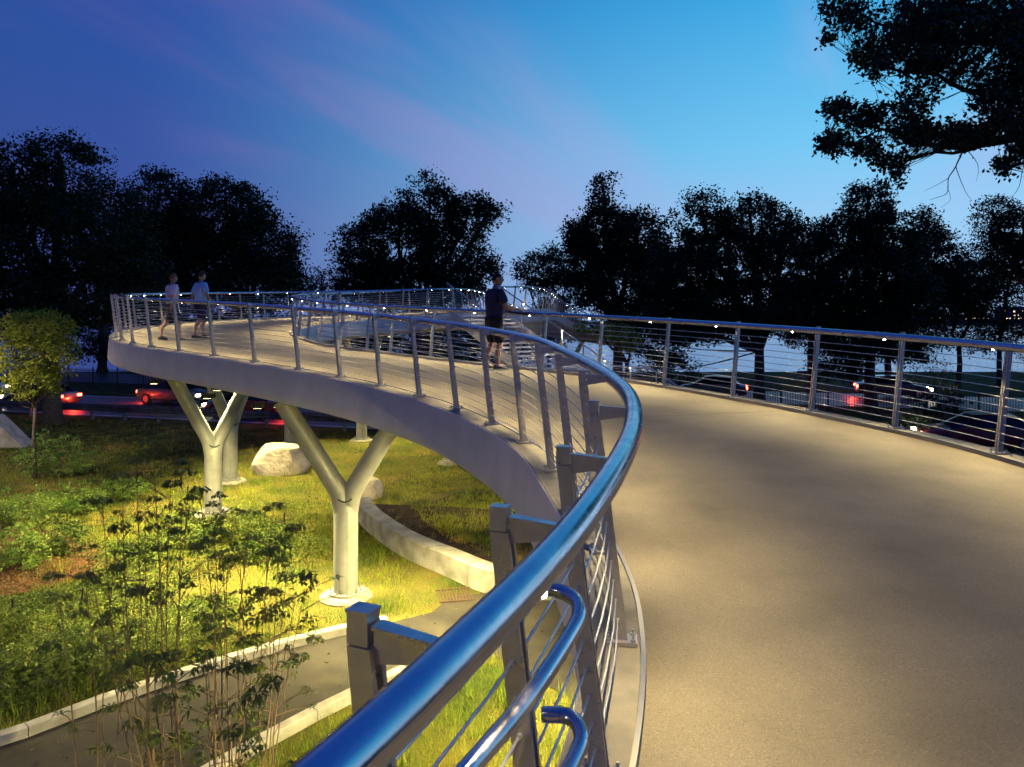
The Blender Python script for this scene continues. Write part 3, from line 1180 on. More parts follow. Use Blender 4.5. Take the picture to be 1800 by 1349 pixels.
def crown_points(lobes, nclus, per, crad, seed, shell=.6):
    rg = np.random.default_rng(seed)
    vols = np.array([l[3] * l[4] * l[5] for l in lobes]) ** .8
    pick = rg.choice(len(lobes), nclus, p=vols / vols.sum())
    L = np.array(lobes)[pick]
    d = rg.normal(size=(nclus, 3)); d /= np.linalg.norm(d, axis=1)[:, None]
    r = rg.uniform(0, 1, nclus) ** (1 / (3 + shell * 4))
    # lumpy surface
    lump = np.array([noise.noise(Vector(dd * 2.3 + l[:3] * .3 + seed)) for dd, l in zip(d, L)])
    r = r * (1 + .30 * lump) + rg.normal(0, .035, nclus)
    c = L[:, :3] + d * r[:, None] * L[:, 3:6]
    pts = np.repeat(c, per, axis=0)
    sc = np.repeat(rg.uniform(.5, 1.35, nclus), per)[:, None]
    off = rg.normal(size=pts.shape); off /= np.linalg.norm(off, axis=1)[:, None]
    off *= (rg.uniform(0, 1, len(pts)) ** .45)[:, None] * 1.75
    pts = pts + off * crad * sc * np.array([1, 1, .72])
    return pts, c, rg


def build_tree(name, label, base, lobes, trunk_r, trunk_top, nclus=420, per=34, crad=.42, size=.24, leaf="leaf_dark", group=None, seed=1, nlimb=16, cat="tree", lean=(0, 0), shell=.6):
    t = thing(name, label, cat, base, group=group)
    bx, by, bz = base
    lobes = [(l[0] - bx, l[1] - by, l[2] - bz, l[3], l[4], l[5]) for l in lobes]
    pts, cl, rg = crown_points(lobes, int(nclus * 1.5), int(per * 1.45), crad, seed, shell)
    crown = link("crown", np_mesh("crown", leaf_quads(pts, size * .78, .8, rg=rg), 4, M[leaf]), t)
    tr = MB()
    tx, ty = lean
    top = Vector((tx, ty, trunk_top))
    rnd = random.Random(seed)
    tp = [Vector((0, 0, -.1)), Vector((tx * .1, ty * .1, trunk_top * .12)), Vector((tx * .45 + rnd.uniform(-.1, .1), ty * .45, trunk_top * .5)), top]
    tr.tube(tp, [trunk_r * 1.5, trunk_r * 1.05, trunk_r * .9, trunk_r * .75], 10)
    tr.build("trunk", M["bark"], t, smooth=True)
    lm = MB()
    lob = sorted(lobes, key=lambda l: -l[3])
    ends = []
    for l in lobes:
        e = Vector(l[:3])
        mid = top.lerp(e, .5) + Vector((rnd.uniform(-.4, .4), rnd.uniform(-.4, .4), -.3))
        fk = 1.0 if e.z > top.z + .8 else .25
        lm.tube(catmull([tp[2].lerp(top, .9), mid, e, e + Vector((rnd.uniform(-.3, .3), 0, l[5] * .55))], 3), [trunk_r * .6 * fk] * 3 + [trunk_r * .45 * fk] * 3 + [trunk_r * .28 * fk] * 3 + [trunk_r * .08 * fk], 6)
        ends.append((e, mid))
    idx = rg.choice(len(cl), min(len(cl), nlimb * 3), replace=False)
    for j in idx:
        c = Vector(cl[j])
        e, mid = min(ends, key=lambda em: (em[0] - c).length)
        s0 = mid.lerp(e, rnd.uniform(.2, 1))
        m_ = s0.lerp(c, .55) + Vector((rnd.uniform(-.25, .25), rnd.uniform(-.25, .25), rnd.uniform(-.1, .3)))
        lm.tube([s0, m_, c], [trunk_r * .22, trunk_r * .13, .012], 5, cap=False)
    lm.build("limbs", M["bark"], t, smooth=True)
    return t


def lobes_px(spec, Y, dy=0):
    """(px, py, rx px, ry px[, depth offset]) at depth Y -> ellipsoids with real depth"""
    out = []
    for s_ in spec:
        px, py, rx, ry = s_[:4]
        off = s_[4] if len(s_) > 4 else 0
        p = at(px, py, Y + off)
        rx_, rz_ = rx * Y / F, ry * Y / F
        out.append((p.x, p.y, p.z, rx_, max(.8, rx_ * .85), rz_))
    return out


BG = "dark trees lining the parkway and river"
# left big tree
Y = 36
b = gr(92, 745)
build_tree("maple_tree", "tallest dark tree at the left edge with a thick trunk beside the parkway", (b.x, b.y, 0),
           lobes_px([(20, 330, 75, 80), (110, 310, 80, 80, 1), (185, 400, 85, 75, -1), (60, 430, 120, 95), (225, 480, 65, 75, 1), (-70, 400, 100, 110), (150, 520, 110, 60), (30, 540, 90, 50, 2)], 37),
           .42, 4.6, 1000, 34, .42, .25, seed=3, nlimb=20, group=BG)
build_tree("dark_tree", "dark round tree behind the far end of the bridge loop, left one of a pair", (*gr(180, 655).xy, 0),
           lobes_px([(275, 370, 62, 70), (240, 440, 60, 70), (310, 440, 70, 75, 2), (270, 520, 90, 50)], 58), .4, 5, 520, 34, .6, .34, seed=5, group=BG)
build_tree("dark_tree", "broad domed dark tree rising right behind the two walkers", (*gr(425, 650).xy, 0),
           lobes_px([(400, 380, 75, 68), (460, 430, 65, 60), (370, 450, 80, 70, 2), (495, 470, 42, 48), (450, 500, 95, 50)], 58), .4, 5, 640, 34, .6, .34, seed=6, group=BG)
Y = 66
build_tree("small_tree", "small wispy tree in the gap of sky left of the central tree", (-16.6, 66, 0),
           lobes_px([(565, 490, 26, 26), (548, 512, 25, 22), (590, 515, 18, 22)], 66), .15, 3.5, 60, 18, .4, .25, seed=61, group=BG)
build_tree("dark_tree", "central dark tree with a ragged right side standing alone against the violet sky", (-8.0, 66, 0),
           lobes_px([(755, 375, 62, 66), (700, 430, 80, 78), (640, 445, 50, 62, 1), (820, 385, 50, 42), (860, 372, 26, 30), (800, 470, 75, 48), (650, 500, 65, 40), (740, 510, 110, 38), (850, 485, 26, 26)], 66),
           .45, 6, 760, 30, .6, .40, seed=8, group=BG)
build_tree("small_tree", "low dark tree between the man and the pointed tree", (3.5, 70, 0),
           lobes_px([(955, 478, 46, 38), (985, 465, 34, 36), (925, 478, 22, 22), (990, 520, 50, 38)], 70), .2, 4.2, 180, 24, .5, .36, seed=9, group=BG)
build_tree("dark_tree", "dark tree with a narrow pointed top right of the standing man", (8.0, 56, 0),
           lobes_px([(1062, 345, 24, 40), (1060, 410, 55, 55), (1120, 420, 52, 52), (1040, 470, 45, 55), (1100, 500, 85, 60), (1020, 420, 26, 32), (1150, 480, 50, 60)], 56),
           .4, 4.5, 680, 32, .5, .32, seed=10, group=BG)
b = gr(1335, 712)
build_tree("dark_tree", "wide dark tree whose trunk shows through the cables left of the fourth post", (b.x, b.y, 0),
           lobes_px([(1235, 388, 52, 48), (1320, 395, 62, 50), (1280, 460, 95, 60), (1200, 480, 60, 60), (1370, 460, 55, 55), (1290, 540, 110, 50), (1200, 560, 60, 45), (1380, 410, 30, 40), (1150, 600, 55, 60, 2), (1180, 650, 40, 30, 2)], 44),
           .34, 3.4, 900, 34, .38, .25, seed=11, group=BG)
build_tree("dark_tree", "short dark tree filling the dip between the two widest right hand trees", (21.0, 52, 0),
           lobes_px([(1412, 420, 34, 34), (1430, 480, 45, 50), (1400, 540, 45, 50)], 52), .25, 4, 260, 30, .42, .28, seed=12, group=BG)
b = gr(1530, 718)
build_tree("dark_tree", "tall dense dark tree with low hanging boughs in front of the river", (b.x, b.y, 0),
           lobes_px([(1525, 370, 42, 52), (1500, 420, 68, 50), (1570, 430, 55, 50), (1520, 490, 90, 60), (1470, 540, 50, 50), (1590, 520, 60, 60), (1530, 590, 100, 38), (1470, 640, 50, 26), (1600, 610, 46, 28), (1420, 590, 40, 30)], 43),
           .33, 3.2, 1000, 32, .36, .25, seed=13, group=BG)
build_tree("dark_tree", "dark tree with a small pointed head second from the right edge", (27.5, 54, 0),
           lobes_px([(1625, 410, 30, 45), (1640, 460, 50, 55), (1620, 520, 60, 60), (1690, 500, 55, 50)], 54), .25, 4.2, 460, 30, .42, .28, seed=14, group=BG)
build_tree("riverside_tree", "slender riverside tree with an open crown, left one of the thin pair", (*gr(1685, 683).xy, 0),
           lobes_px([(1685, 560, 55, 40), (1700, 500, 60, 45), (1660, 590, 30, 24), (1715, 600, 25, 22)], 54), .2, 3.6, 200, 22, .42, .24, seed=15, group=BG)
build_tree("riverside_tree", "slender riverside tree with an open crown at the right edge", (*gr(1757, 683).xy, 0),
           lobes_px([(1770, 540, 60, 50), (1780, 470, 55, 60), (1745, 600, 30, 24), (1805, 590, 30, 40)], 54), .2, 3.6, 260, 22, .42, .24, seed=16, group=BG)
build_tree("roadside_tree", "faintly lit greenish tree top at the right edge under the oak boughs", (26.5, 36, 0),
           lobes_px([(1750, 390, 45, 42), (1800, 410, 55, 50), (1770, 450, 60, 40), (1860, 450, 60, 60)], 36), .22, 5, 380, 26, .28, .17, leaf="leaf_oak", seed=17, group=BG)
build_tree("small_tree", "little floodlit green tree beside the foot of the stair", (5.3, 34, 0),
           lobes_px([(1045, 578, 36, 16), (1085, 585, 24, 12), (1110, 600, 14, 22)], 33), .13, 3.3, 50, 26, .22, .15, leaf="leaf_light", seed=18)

def thicket(spec, Y, name, label, seed, n=500, size=.34, crad=.6, per=28):
    lob = lobes_px(spec, Y)
    pts, cl, rg_ = crown_points(lob, n, per, crad, seed, .3)
    pts = pts[pts[:, 2] > .05]
    o = link(name, np_mesh(name, leaf_quads(pts, size, .8, rg=rg_), 4, M["leaf_dark"]))
    return tag(o, label, "thicket", kind="stuff")


thicket([(150, 590, 70, 45), (250, 600, 80, 40), (340, 590, 90, 45), (430, 590, 90, 50), (540, 590, 80, 40), (60, 600, 60, 40)], 72, "riverside_thicket", "dark undergrowth beyond the parkway at the left", 201, 700)
thicket([(620, 600, 80, 50), (700, 610, 80, 55), (790, 600, 70, 50), (860, 610, 70, 50), (930, 600, 60, 45), (985, 575, 40, 30)], 69, "riverside_thicket", "dark undergrowth on the river bank behind the staircase", 202, 800)
thicket([(1120, 560, 60, 30), (1190, 570, 60, 34), (1260, 565, 80, 34), (1350, 560, 80, 26), (1440, 560, 60, 26)], 64, "riverside_thicket", "dark undergrowth below the right hand trees", 203, 520)

# young lit tree in front of the parkway on the left
b = Vector(((62 - CX) * 24 / F, 24, 0))
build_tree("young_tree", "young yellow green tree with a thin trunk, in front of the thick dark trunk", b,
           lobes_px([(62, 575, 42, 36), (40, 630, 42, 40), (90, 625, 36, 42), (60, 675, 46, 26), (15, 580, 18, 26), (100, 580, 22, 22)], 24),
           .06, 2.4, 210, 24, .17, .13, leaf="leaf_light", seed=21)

# overhead oak reaching in from the right
oakb = Vector((16.5, 15.5, 0))
oak = thing("oak_tree", "large oak whose leafy boughs reach in from the upper right corner", "tree", oakb)
lm = MB()
limbs_px = [
    [(2400, 330, 15.5, .30), (2150, 230, 15.2, .22), (1950, 200, 14.8, .15), (1800, 235, 14.4, .09), (1650, 258, 14.1, .055), (1575, 232, 14, .03), (1500, 215, 13.9, .012)],
    [(2150, 230, 15.2, .2), (1980, 90, 15, .14), (1820, 70, 14.8, .09), (1700, 75, 14.6, .06), (1600, 60, 14.4, .035), (1500, 25, 14.2, .012)],
    [(1980, 90, 15, .12), (1820, 150, 14.2, .07), (1720, 165, 13.8, .05), (1620, 130, 13.6, .03), (1520, 120, 13.4, .01)],
    [(1800, 235, 14.4, .06), (1700, 262, 14.2, .035), (1600, 280, 14, .02), (1575, 310, 13.9, .008)],
    [(1650, 258, 14.1, .03), (1560, 225, 14, .018), (1500, 250, 14, .012), (1455, 250, 13.9, .006)],
    [(1575, 232, 14, .02), (1530, 200, 14, .012), (1470, 185, 14, .006)],
    [(1980, 90, 15, .1), (1850, -30, 15, .07), (1650, -40, 14.8, .04), (1500, -20, 14.6, .012)],
    [(1950, 200, 14.8, .1), (1850, 270, 14.2, .05), (1790, 290, 14, .025), (1765, 300, 13.9, .01)],
    # bare twigs
    [(1690, 262, 14.2, .016), (1682, 290, 14.1, .012), (1665, 312, 14, .009), (1664, 345, 14, .006), (1635, 352, 14, .003)],
    [(1682, 290, 14.1, .009), (1690, 320, 14, .006), (1712, 355, 14, .003)],
    [(1665, 312, 14, .006), (1645, 330, 14, .004), (1625, 338, 14, .002)],
    [(1600, 280, 14, .012), (1580, 320, 14, .006), (1578, 345, 14, .003)],
    [(1664, 330, 14, .005), (1672, 355, 14, .003), (1655, 368, 14, .002)],
    [(1800, 250, 14, .012), (1796, 320, 14, .006), (1775, 345, 14, .003)],
    [(1700, 262, 14, .010), (1720, 290, 14, .005), (1715, 320, 14, .002)],
]
OAKPTS = []
for L in limbs_px:
    pts = [at(a, b_, c) for a, b_, c, r_ in L]
    rs = [r_ for a, b_, c, r_ in L]
    cp = catmull(pts, 4)
    rr = []
    for i in range(len(cp)):
        q = i / 4
        j = min(int(q), len(rs) - 2)
        rr.append(rs[j] + (rs[j + 1] - rs[j]) * (q - j))
    # wiggle
    cp = [p + Vector((noise.noise(p * 1.7), noise.noise(p * 1.7 + Vector((9, 0, 0))), noise.noise(p * 1.7 + Vector((0, 9, 0))))) * .10 for p in cp]
    lm.tube(cp, rr, 7)
    if L[0][3] > .016 or L[-1][3] > .004:
        OAKPTS += cp
tr = MB().tube([oakb + Vector((0, 0, -.1)), oakb + Vector((.05, 0, 1.5)), oakb + Vector((.2, 0, 5)), at(2400, 330, 15.5), at(2330, 150, 15.5), at(2250, -100, 15.5)], [.62, .46, .42, .36, .28, .14], 14)
tr.v = [tuple(Vector(v) - oakb) for v in tr.v]
tr.build("trunk", M["bark"], oak, smooth=True)
oak_lobes = [(1700, 20, 130, 60, 420), (1800, 70, 90, 80, 320), (1610, 50, 85, 60, 220), (1500, 25, 45, 38, 70), (1540, 100, 45, 40, 90), (1650, 110, 80, 45, 150), (1760, 170, 60, 60, 170),
             (1600, 185, 50, 35, 60), (1475, 190, 34, 18, 45), (1525, 210, 45, 24, 75), (1465, 250, 26, 20, 50), (1520, 260, 26, 20, 35), (1610, 235, 55, 28, 110), (1690, 235, 55, 24, 120), (1770, 225, 45, 35, 110),
             (1560, 285, 32, 18, 45), (1450, 255, 14, 8, 14), (1765, 290, 22, 14, 30), (1870, 150, 90, 160, 250), (1455, 15, 16, 14, 12), (1455, 65, 14, 10, 12), (1580, 310, 14, 14, 12), (1800, 262, 40, 20, 40)]
rg = np.random.default_rng(77)
cen = []
for px, py, rx, ry, n in oak_lobes:
    k = 0
    while k < n * .88:
        a, c = rg.normal(size=2) * .5
        if a * a + c * c > 1.1: continue
        x, y = px + a * rx, py + c * ry
        if ((x - 1690) / 34) ** 2 + ((y - 160) / 14) ** 2 < 1 and rg.random() < .85: continue
        cen.append(at(x, y, 14.0 + rg.normal() * .9))
        k += 1
OP = np.array([tuple(p) for p in OAKPTS])
allp = []
for c in cen:
    cc = np.array(tuple(c))
    d = np.linalg.norm(OP - cc, axis=1)
    j = int(d.argmin())
    if d[j] > .12:
        a = Vector(OP[j]); m_ = a.lerp(c, .5) + Vector((rg.normal() * .05, rg.normal() * .05, rg.normal() * .05))
        if d[j] < 1.6:
            lm.tube([a, m_, c], [.009, .006, .003], 4, cap=False)
    n = rg.integers(9, 17)
    allp.append(cc + rg.normal(size=(n, 3)) * .075)
lm.v = [tuple(Vector(v) - oakb) for v in lm.v]
lm.build("limbs", M["bark"], oak, smooth=True)
allp = np.concatenate(allp) - np.array(tuple(oakb))
link("crown", np_mesh("crown", leaf_quads(allp, .10, .9, .6, rg=rg), 4, M["leaf_oak"]), oak)


# ------------------------------------------------------------------ lawn
def poly_contains(poly, x, y):
    inside = np.zeros(len(x), bool)
    n = len(poly)
    j = n - 1
    for i in range(n):
        xi, yi = poly[i]; xj, yj = poly[j]
        c = ((yi > y) != (yj > y)) & (x < (xj - xi) * (y - yi) / (yj - yi + 1e-12) + xi)
        inside ^= c
        j = i
    return inside


path_poly = [(p.x, p.y) for p in k1] + [(p.x, p.y) for p in k2[::-1]]
apron_poly = [(p[0], p[1]) for p in apron]
# a wider outline for the wall, so no blade stands in the concrete
wall_poly = [(p.x, p.y) for p in ring]
bed_poly = [(-26, 17.5), (-17, 19.2), (-11.5, 18.2), (-9.2, 16.6), (-8.6, 15.0), (-9.3, 13.9), (-12, 13.2), (-22, 12.8)]
MBs = MB()
MBs.add([(x, y, .014) for x, y in bed_poly], [tuple(range(len(bed_poly)))[::-1]])
tag(MBs.build("soil_bed", M["soil"]), "bare reddish soil bed under the shrubs", kind="structure")


def near_road(x, y):
    d = y - (27.5 - .30 * (x - 17))
    return ((d > -1.2) & (d < 9)) | ((d > 16.5) & (d < 26))


def scatter(n, ymin, ymax, xmin=-24, xmax=8):
    # even over the picture rather than over the ground: denser when near
    u = rng.uniform(0, 1, n)
    y = 1 / (1 / ymin + (1 / ymax - 1 / ymin) * u)
    x = (rng.uniform(-60, 1860, n) - CX) * y / F
    keep = (x > xmin) & (x < xmax)
    return x[keep], y[keep]


def lawn(n, ymin, ymax, blades, hmin, hmax, width, name, label, **kw):
    x, y = scatter(n, ymin, ymax, **kw)
    bad = poly_contains(path_poly, x, y) | poly_contains(apron_poly, x, y) | near_road(x, y)
    inw = poly_contains(wall_poly, x, y)
    bad |= (poly_contains(bed_poly, x, y) & (rng.random(len(x)) < .9))
    # kerb clearance
    kk = np.array([(p.x, p.y) for p in k1 + k2])
    for p in kk:
        bad |= ((x - p[0]) ** 2 + (y - p[1]) ** 2) < .045
    wp_ = np.array([(p.x, p.y) for p in ring])
    dmin = np.full(len(x), 1e9)
    for p in wp_:
        dmin = np.minimum(dmin, np.hypot(x - p[0], y - p[1]))
    bad |= (dmin < .12)
    mulch_w = 1.1 + .9 * np.clip((-1.0 - x) / 2.5, 0, 1) * (y > 15)
    bad |= inw & (dmin < mulch_w * .75) & (rng.random(len(x)) < .97)
    for cx_, cy_ in colpos:
        bad |= np.hypot(x - cx_, y - cy_) < .48
    x, y, inw, dmin = x[~bad], y[~bad], inw[~bad], dmin[~bad]
    z = np.where(inw, .34 + np.clip(dmin - .5, 0, 3) * .035, 0)
    z = np.where(inw & (y > 19), np.minimum(z, .22), z)
    m = len(x)
    X = np.repeat(x, blades) + rng.normal(0, .05, m * blades)
    Yy = np.repeat(y, blades) + rng.normal(0, .05, m * blades)
    Z = np.repeat(z, blades) - .02
    clump = np.repeat(rng.uniform(.6, 1.3, m), blades)
    hh = rng.uniform(hmin, hmax, m * blades) * clump
    an = rng.uniform(0, 2 * np.pi, m * blades)
    ln = rng.uniform(.1, .8, m * blades) * hh
    ax, ay = np.cos(an), np.sin(an)
    w = width * (1 + Yy * .035)
    b0 = np.stack([X - ay * w, Yy + ax * w, Z], 1)
    b1 = np.stack([X + ay * w, Yy - ax * w, Z], 1)
    tp = np.stack([X + ax * ln, Yy + ay * ln, Z + hh], 1)
    tri = np.stack([b0, b1, tp], 1)
    o = link(name, np_mesh(name, tri, 3, M["grass"]))
    return tag(o, label, "grass", kind="stuff")


lawn(60000, 6.0, 18, 6, .035, .11, .0035, "lawn_grass", "rough lit lawn grass between the kerb and the bridge columns")
lawn(46000, 16, 42, 5, .05, .13, .005, "lawn_grass", "rough grass around the boulder and back to the parkway", xmin=-34, xmax=30)

lawn(1300, 6.5, 30, 16, .16, .42, .004, "tall_grass", "taller uncut grass tufts scattered over the lawn")
# fallen leaves and litter on the hard surfaces
x, y = scatter(1500, 6, 20, -9, 5)
on = poly_contains(path_poly, x, y) | poly_contains(apron_poly, x, y)
x, y = x[on], y[on]
P_ = np.stack([x, y, np.full(len(x), .026)], 1)
tag(link("leaf_litter", np_mesh("leaf_litter", leaf_quads(P_, .05, .12, .6), 4, M["leaf_heath"])), "dry leaves fallen on the footpath", "leaf litter", kind="stuff")

# leafy ground cover over the planted bed
x, y = scatter(15000, 9.5, 21, -20, -4.0)
cover = np.array([noise.noise(Vector((a * .55, b_ * .55, 3.3))) for a, b_ in zip(x, y)])
dens = cover + .28 * np.clip((-5.0 - x) / 2, -1, 1)
ok = (dens > .12) & ~poly_contains(path_poly, x, y)
okb = poly_contains(bed_poly, x, y)
ok &= ~okb | (rng.random(len(x)) < .12)
for p in k1:
    ok &= ((x - p.x) ** 2 + (y - p.y) ** 2) > .12
ok &= (y - 0.0) > 0
x, y, cv = x[ok], y[ok], cover[ok]
base = np.stack([x, y, np.zeros(len(x))], 1)
pts = np.repeat(base, 14, axis=0)
hgt = np.repeat(np.clip(.16 + .55 * cv, .10, .42), 14)
pts += np.stack([rng.normal(0, .10, len(pts)), rng.normal(0, .10, len(pts)), rng.uniform(.03, 1, len(pts)) * hgt], 1)
tag(link("ground_cover", np_mesh("ground_cover", leaf_quads(pts, .062, .6, .5), 4, M["leaf_herb"])), "low leafy green ground cover in the planted bed", "ground cover", kind="stuff")
# reddish heath patches on the soil
x, y = scatter(9000, 12.5, 19, -20, -8)
ok = poly_contains(bed_poly, x, y)
x, y = x[ok], y[ok]
base = np.stack([x, y, np.zeros(len(x))], 1)
pts = np.repeat(base, 8, axis=0)
pts += np.stack([rng.normal(0, .09, len(pts)), rng.normal(0, .09, len(pts)), rng.uniform(0, .12, len(pts))], 1)
tag(link("low_heath", np_mesh("low_heath", leaf_quads(pts, .05, .5, .5), 4, M["leaf_heath"])), "reddish brown low heath on the soil bed", "ground cover", kind="stuff")


# shrubs
def shrub(pos, rx, h, seed, label, leaf="leaf_shrub", n=120, size=.075, per=26, cr=.11, name="shrub"):
    t = thing(name, label, "shrub", (pos[0], pos[1], 0), group="shrubs in the planted bed")
    lob = [(0, 0, h * .55, rx, rx * .9, h * .45), (rx * .4, .1, h * .38, rx * .7, rx * .7, h * .38), (-rx * .45, -.1, h * .40, rx * .65, rx * .6, h * .38)]
    pts, cl, rg_ = crown_points(lob, n, per, cr, seed, .7)
    pts = pts[pts[:, 2] > .03]
    link("foliage", np_mesh("foliage", leaf_quads(pts, size, .7, rg=rg_), 4, M[leaf]), t)
    st = MB()
    for j in rg_.choice(len(cl), 9, replace=False):
        c = Vector(cl[j])
        if c.z > .1:
            st.tube([(c.x * .1, c.y * .1, -.03), (c.x * .5, c.y * .5, c.z * .6), c], [.018, .012, .005], 5)
    st.build("stems", M["twig"], t, smooth=True)
    return t


SH = [((95, 838), 1.10, 1.45, "leaf_shrub", "rounded bright green shrub, the tallest one below the young tree"),
      ((130, 905), .75, .85, "leaf_shrub", "leafy shrub just below the tallest rounded shrub"),
      ((30, 925), .80, .95, "leaf_shrub", "spreading shrub at the left edge of the soil bed"),
      ((95, 975), .62, .85, "leaf_herb", "dense green shrub with a dark short stem on the soil"),
      ((25, 1000), .50, .85, "leaf_shrub", "dark stemmed shrub nearest the left edge on bare soil"),
      ((215, 880), .60, .7, "leaf_shrub", "low shrub at the right end of the row of shrubs"),
      ((255, 985), .45, .45, "leaf_herb", "low clump between the soil bed and the tall saplings"),
      ((425, 950), .55, .7, "leaf_herb", "bushy green plant in front of the second column"),
      ((470, 985), .50, .75, "leaf_herb", "bluish green bushy plant right of the second column foot"),
      ((345, 960), .55, .55, "leaf_herb", "green clump left of the second column foot"),
      ((60, 1210), .55, .65, "leaf_herb", "dark green perennial near the kerb at the left edge"),
      ((160, 1200), .5, .60, "leaf_herb", "dark green perennial by the kerb under the saplings"),
      ((10, 1130), .5, .5, "leaf_herb", "leafy perennial at the left edge above the kerb")]
for i, ((px, py), rx, h, lf, lab) in enumerate(SH):
    p = gr(px, py)
    shrub((p.x, p.y), rx, h, 100 + i, lab, lf, n=int(110 * max(.6, rx)), size=.085 if i < 7 else .075)
shrub((17.0, 30.5), 1.6, 1.2, 150, "dark roadside shrub seen between the right hand posts", "leaf_dark", n=120, size=.12, name="shrub")
shrub((21.5, 37), 1.2, 1.6, 151, "dark bush beside the picket fence on the right", "leaf_dark", n=120, size=.12, name="shrub")
# spindly weeds in front of the water
for i, (px, py, h) in enumerate(((1640, 690, 3.0), (1600, 695, 2.0), (1665, 700, 2.4))):
    p = gr(px, py)
    shrub((p.x, p.y), .8, h, 160 + i, ["spindly tall weed left of the thin riverside trunk", "low spindly weed in front of the river", "spindly weed under the thin riverside tree"][i], "leaf_dark", n=32, size=.16, per=9, cr=.25, name="tall_weed")


# tall multi-stemmed saplings with drooping leaf whorls
def sapling(base, stems, label, seed):
    t = thing("sapling", label, "sapling", base, group="multi stemmed saplings in the foreground")
    rnd = random.Random(seed)
    stm = MB()
    tris = []
    for (dx, dy, h) in stems:
        p0 = Vector((rnd.uniform(-.06, .06), rnd.uniform(-.06, .06), -.05))
        top = Vector((dx, dy, h))
        p1 = Vector((dx * .35 + rnd.uniform(-.05, .05), dy * .35, h * .3))
        p2 = Vector((dx * .72 + rnd.uniform(-.08, .08), dy * .72, h * .65))
        cp = catmull([p0, p1, p2, top], 6)
        n = len(cp)
        stm.tube(cp, [.010 - .008 * i / n for i in range(n)], 6)
        # whorls and side shoots
        nodes = [(top, 1.0)]
        for f_ in (.96, .92, .88, .84, .79, .74, .68, .62, .55, .48, .4, .3):
            if rnd.random() < .8:
                b_ = cp[int(f_ * (n - 1))]
                a = rnd.uniform(0, 2 * math.pi)
                L = rnd.uniform(.10, .34)
                e = b_ + Vector((math.cos(a) * L, math.sin(a) * L, rnd.uniform(-.02, .22)))
                stm.tube([b_, b_.lerp(e, .5) + Vector((0, 0, .02)), e], [.005, .004, .002], 4, cap=False)
                nodes.append((e, rnd.uniform(.35, .95)))
        for e, s_ in nodes:
            k = rnd.randint(5, 8)
            a0 = rnd.uniform(0, 6.28)
            for j in range(k):
                a = a0 + 2 * math.pi * j / k + rnd.uniform(-.25, .25)
                L = .118 * s_ * rnd.uniform(.6, 1.35)
                dirv = Vector((math.cos(a), math.sin(a), 0))
                sd_ = Vector((-math.sin(a), math.cos(a), 0)) * L * .13
                q1 = e + dirv * L * .5 + Vector((0, 0, .018))
                q2 = e + dirv * L + Vector((0, 0, -rnd.uniform(-.15, .6) * L))
                tris.append([e, q1 + sd_, q2, q1 - sd_])
                # leaflets along the stalk
                if s_ > .7:
                    for ff in (.35, .65):
                        m_ = e + dirv * L * ff
                        for sg in (-1, 1):
                            tip = m_ + (dirv * .3 + Vector((-math.sin(a), math.cos(a), 0)) * sg) * L * .33 + Vector((0, 0, -.03))
                            tris.append([m_, m_.lerp(tip, .5) + dirv * .012, tip, m_.lerp(tip, .5) - dirv * .012])
    stm.build("stems", M["twig"], t, smooth=True)
    V = np.array([[tuple(p) for p in q] for q in tris])
    link("leaves", np_mesh("leaves", V, 4, M["leaf_sumac"]), t)
    return t


def sap_px(Y, px_base, tops, label, seed):
    bx = (px_base - CX) * Y / F
    st = []
    rnd = random.Random(seed)
    for px, py in tops:
        dy = rnd.uniform(-.4, .4)
        p = at(px, py, Y + dy)
        st.append((p.x - bx, dy, p.z))
    return sapling(Vector((bx, Y, 0)), st, label, seed)


sap_px(6.3, 300, [(268, 770), (215, 835), (240, 810), (300, 850), (180, 880), (330, 900), (255, 905), (205, 930), (285, 960), (150, 960), (320, 830)], "tallest multi stemmed sapling reaching up before the second column", 31)
sap_px(6.9, 400, [(350, 860), (385, 870), (375, 920), (410, 895), (440, 900), (345, 960), (420, 960), (380, 1010)], "slender sapling with drooping leaf whorls right in front of the second column foot", 32)
sap_px(6.1, 430, [(480, 890), (505, 1010), (520, 1050), (490, 960), (455, 1090), (470, 1040), (540, 1020)], "rightmost sapling leaning toward the nearest column", 33)
sap_px(6.0, 170, [(150, 1010), (105, 1050), (200, 1000), (240, 1040)], "low sapling at the left with leafy tops over the kerb", 34)
sap_px(5.2, 330, [(300, 1180), (360, 1150), (420, 1170), (260, 1150), (450, 1220)], "twiggy near sapling with mostly bare reddish stems over the footpath", 35)

# black marker stakes
for i, (px, py, h, lab) in enumerate(((22, 1120, .62, "black marker stake nearest the left edge"), (143, 1090, .55, "tilted black marker stake in the grass, second from left"), (430, 1010, .5, "black marker stake below the bushy plants"),
                                     (500, 945, .6, "green black stake right of the second column"), (330, 890, .55, "thin stake left of the second column"), (465, 930, .55, "short stake among the bushy green plants"))):
    p = gr(px, py)
    st = thing("marker_stake", lab, "stake", p, group="black stakes standing in the grass")
    MB().box((0, 0, h / 2 - .05), (.03, .018, h + .1), Matrix.Rotation(R(random.uniform(-6, 6)), 3, "Y")).build("stake_post", M["fence"], st)
    MB().box((0, 0, h * .93), (.038, .026, .03)).build("stake_head", M["fence"], st)

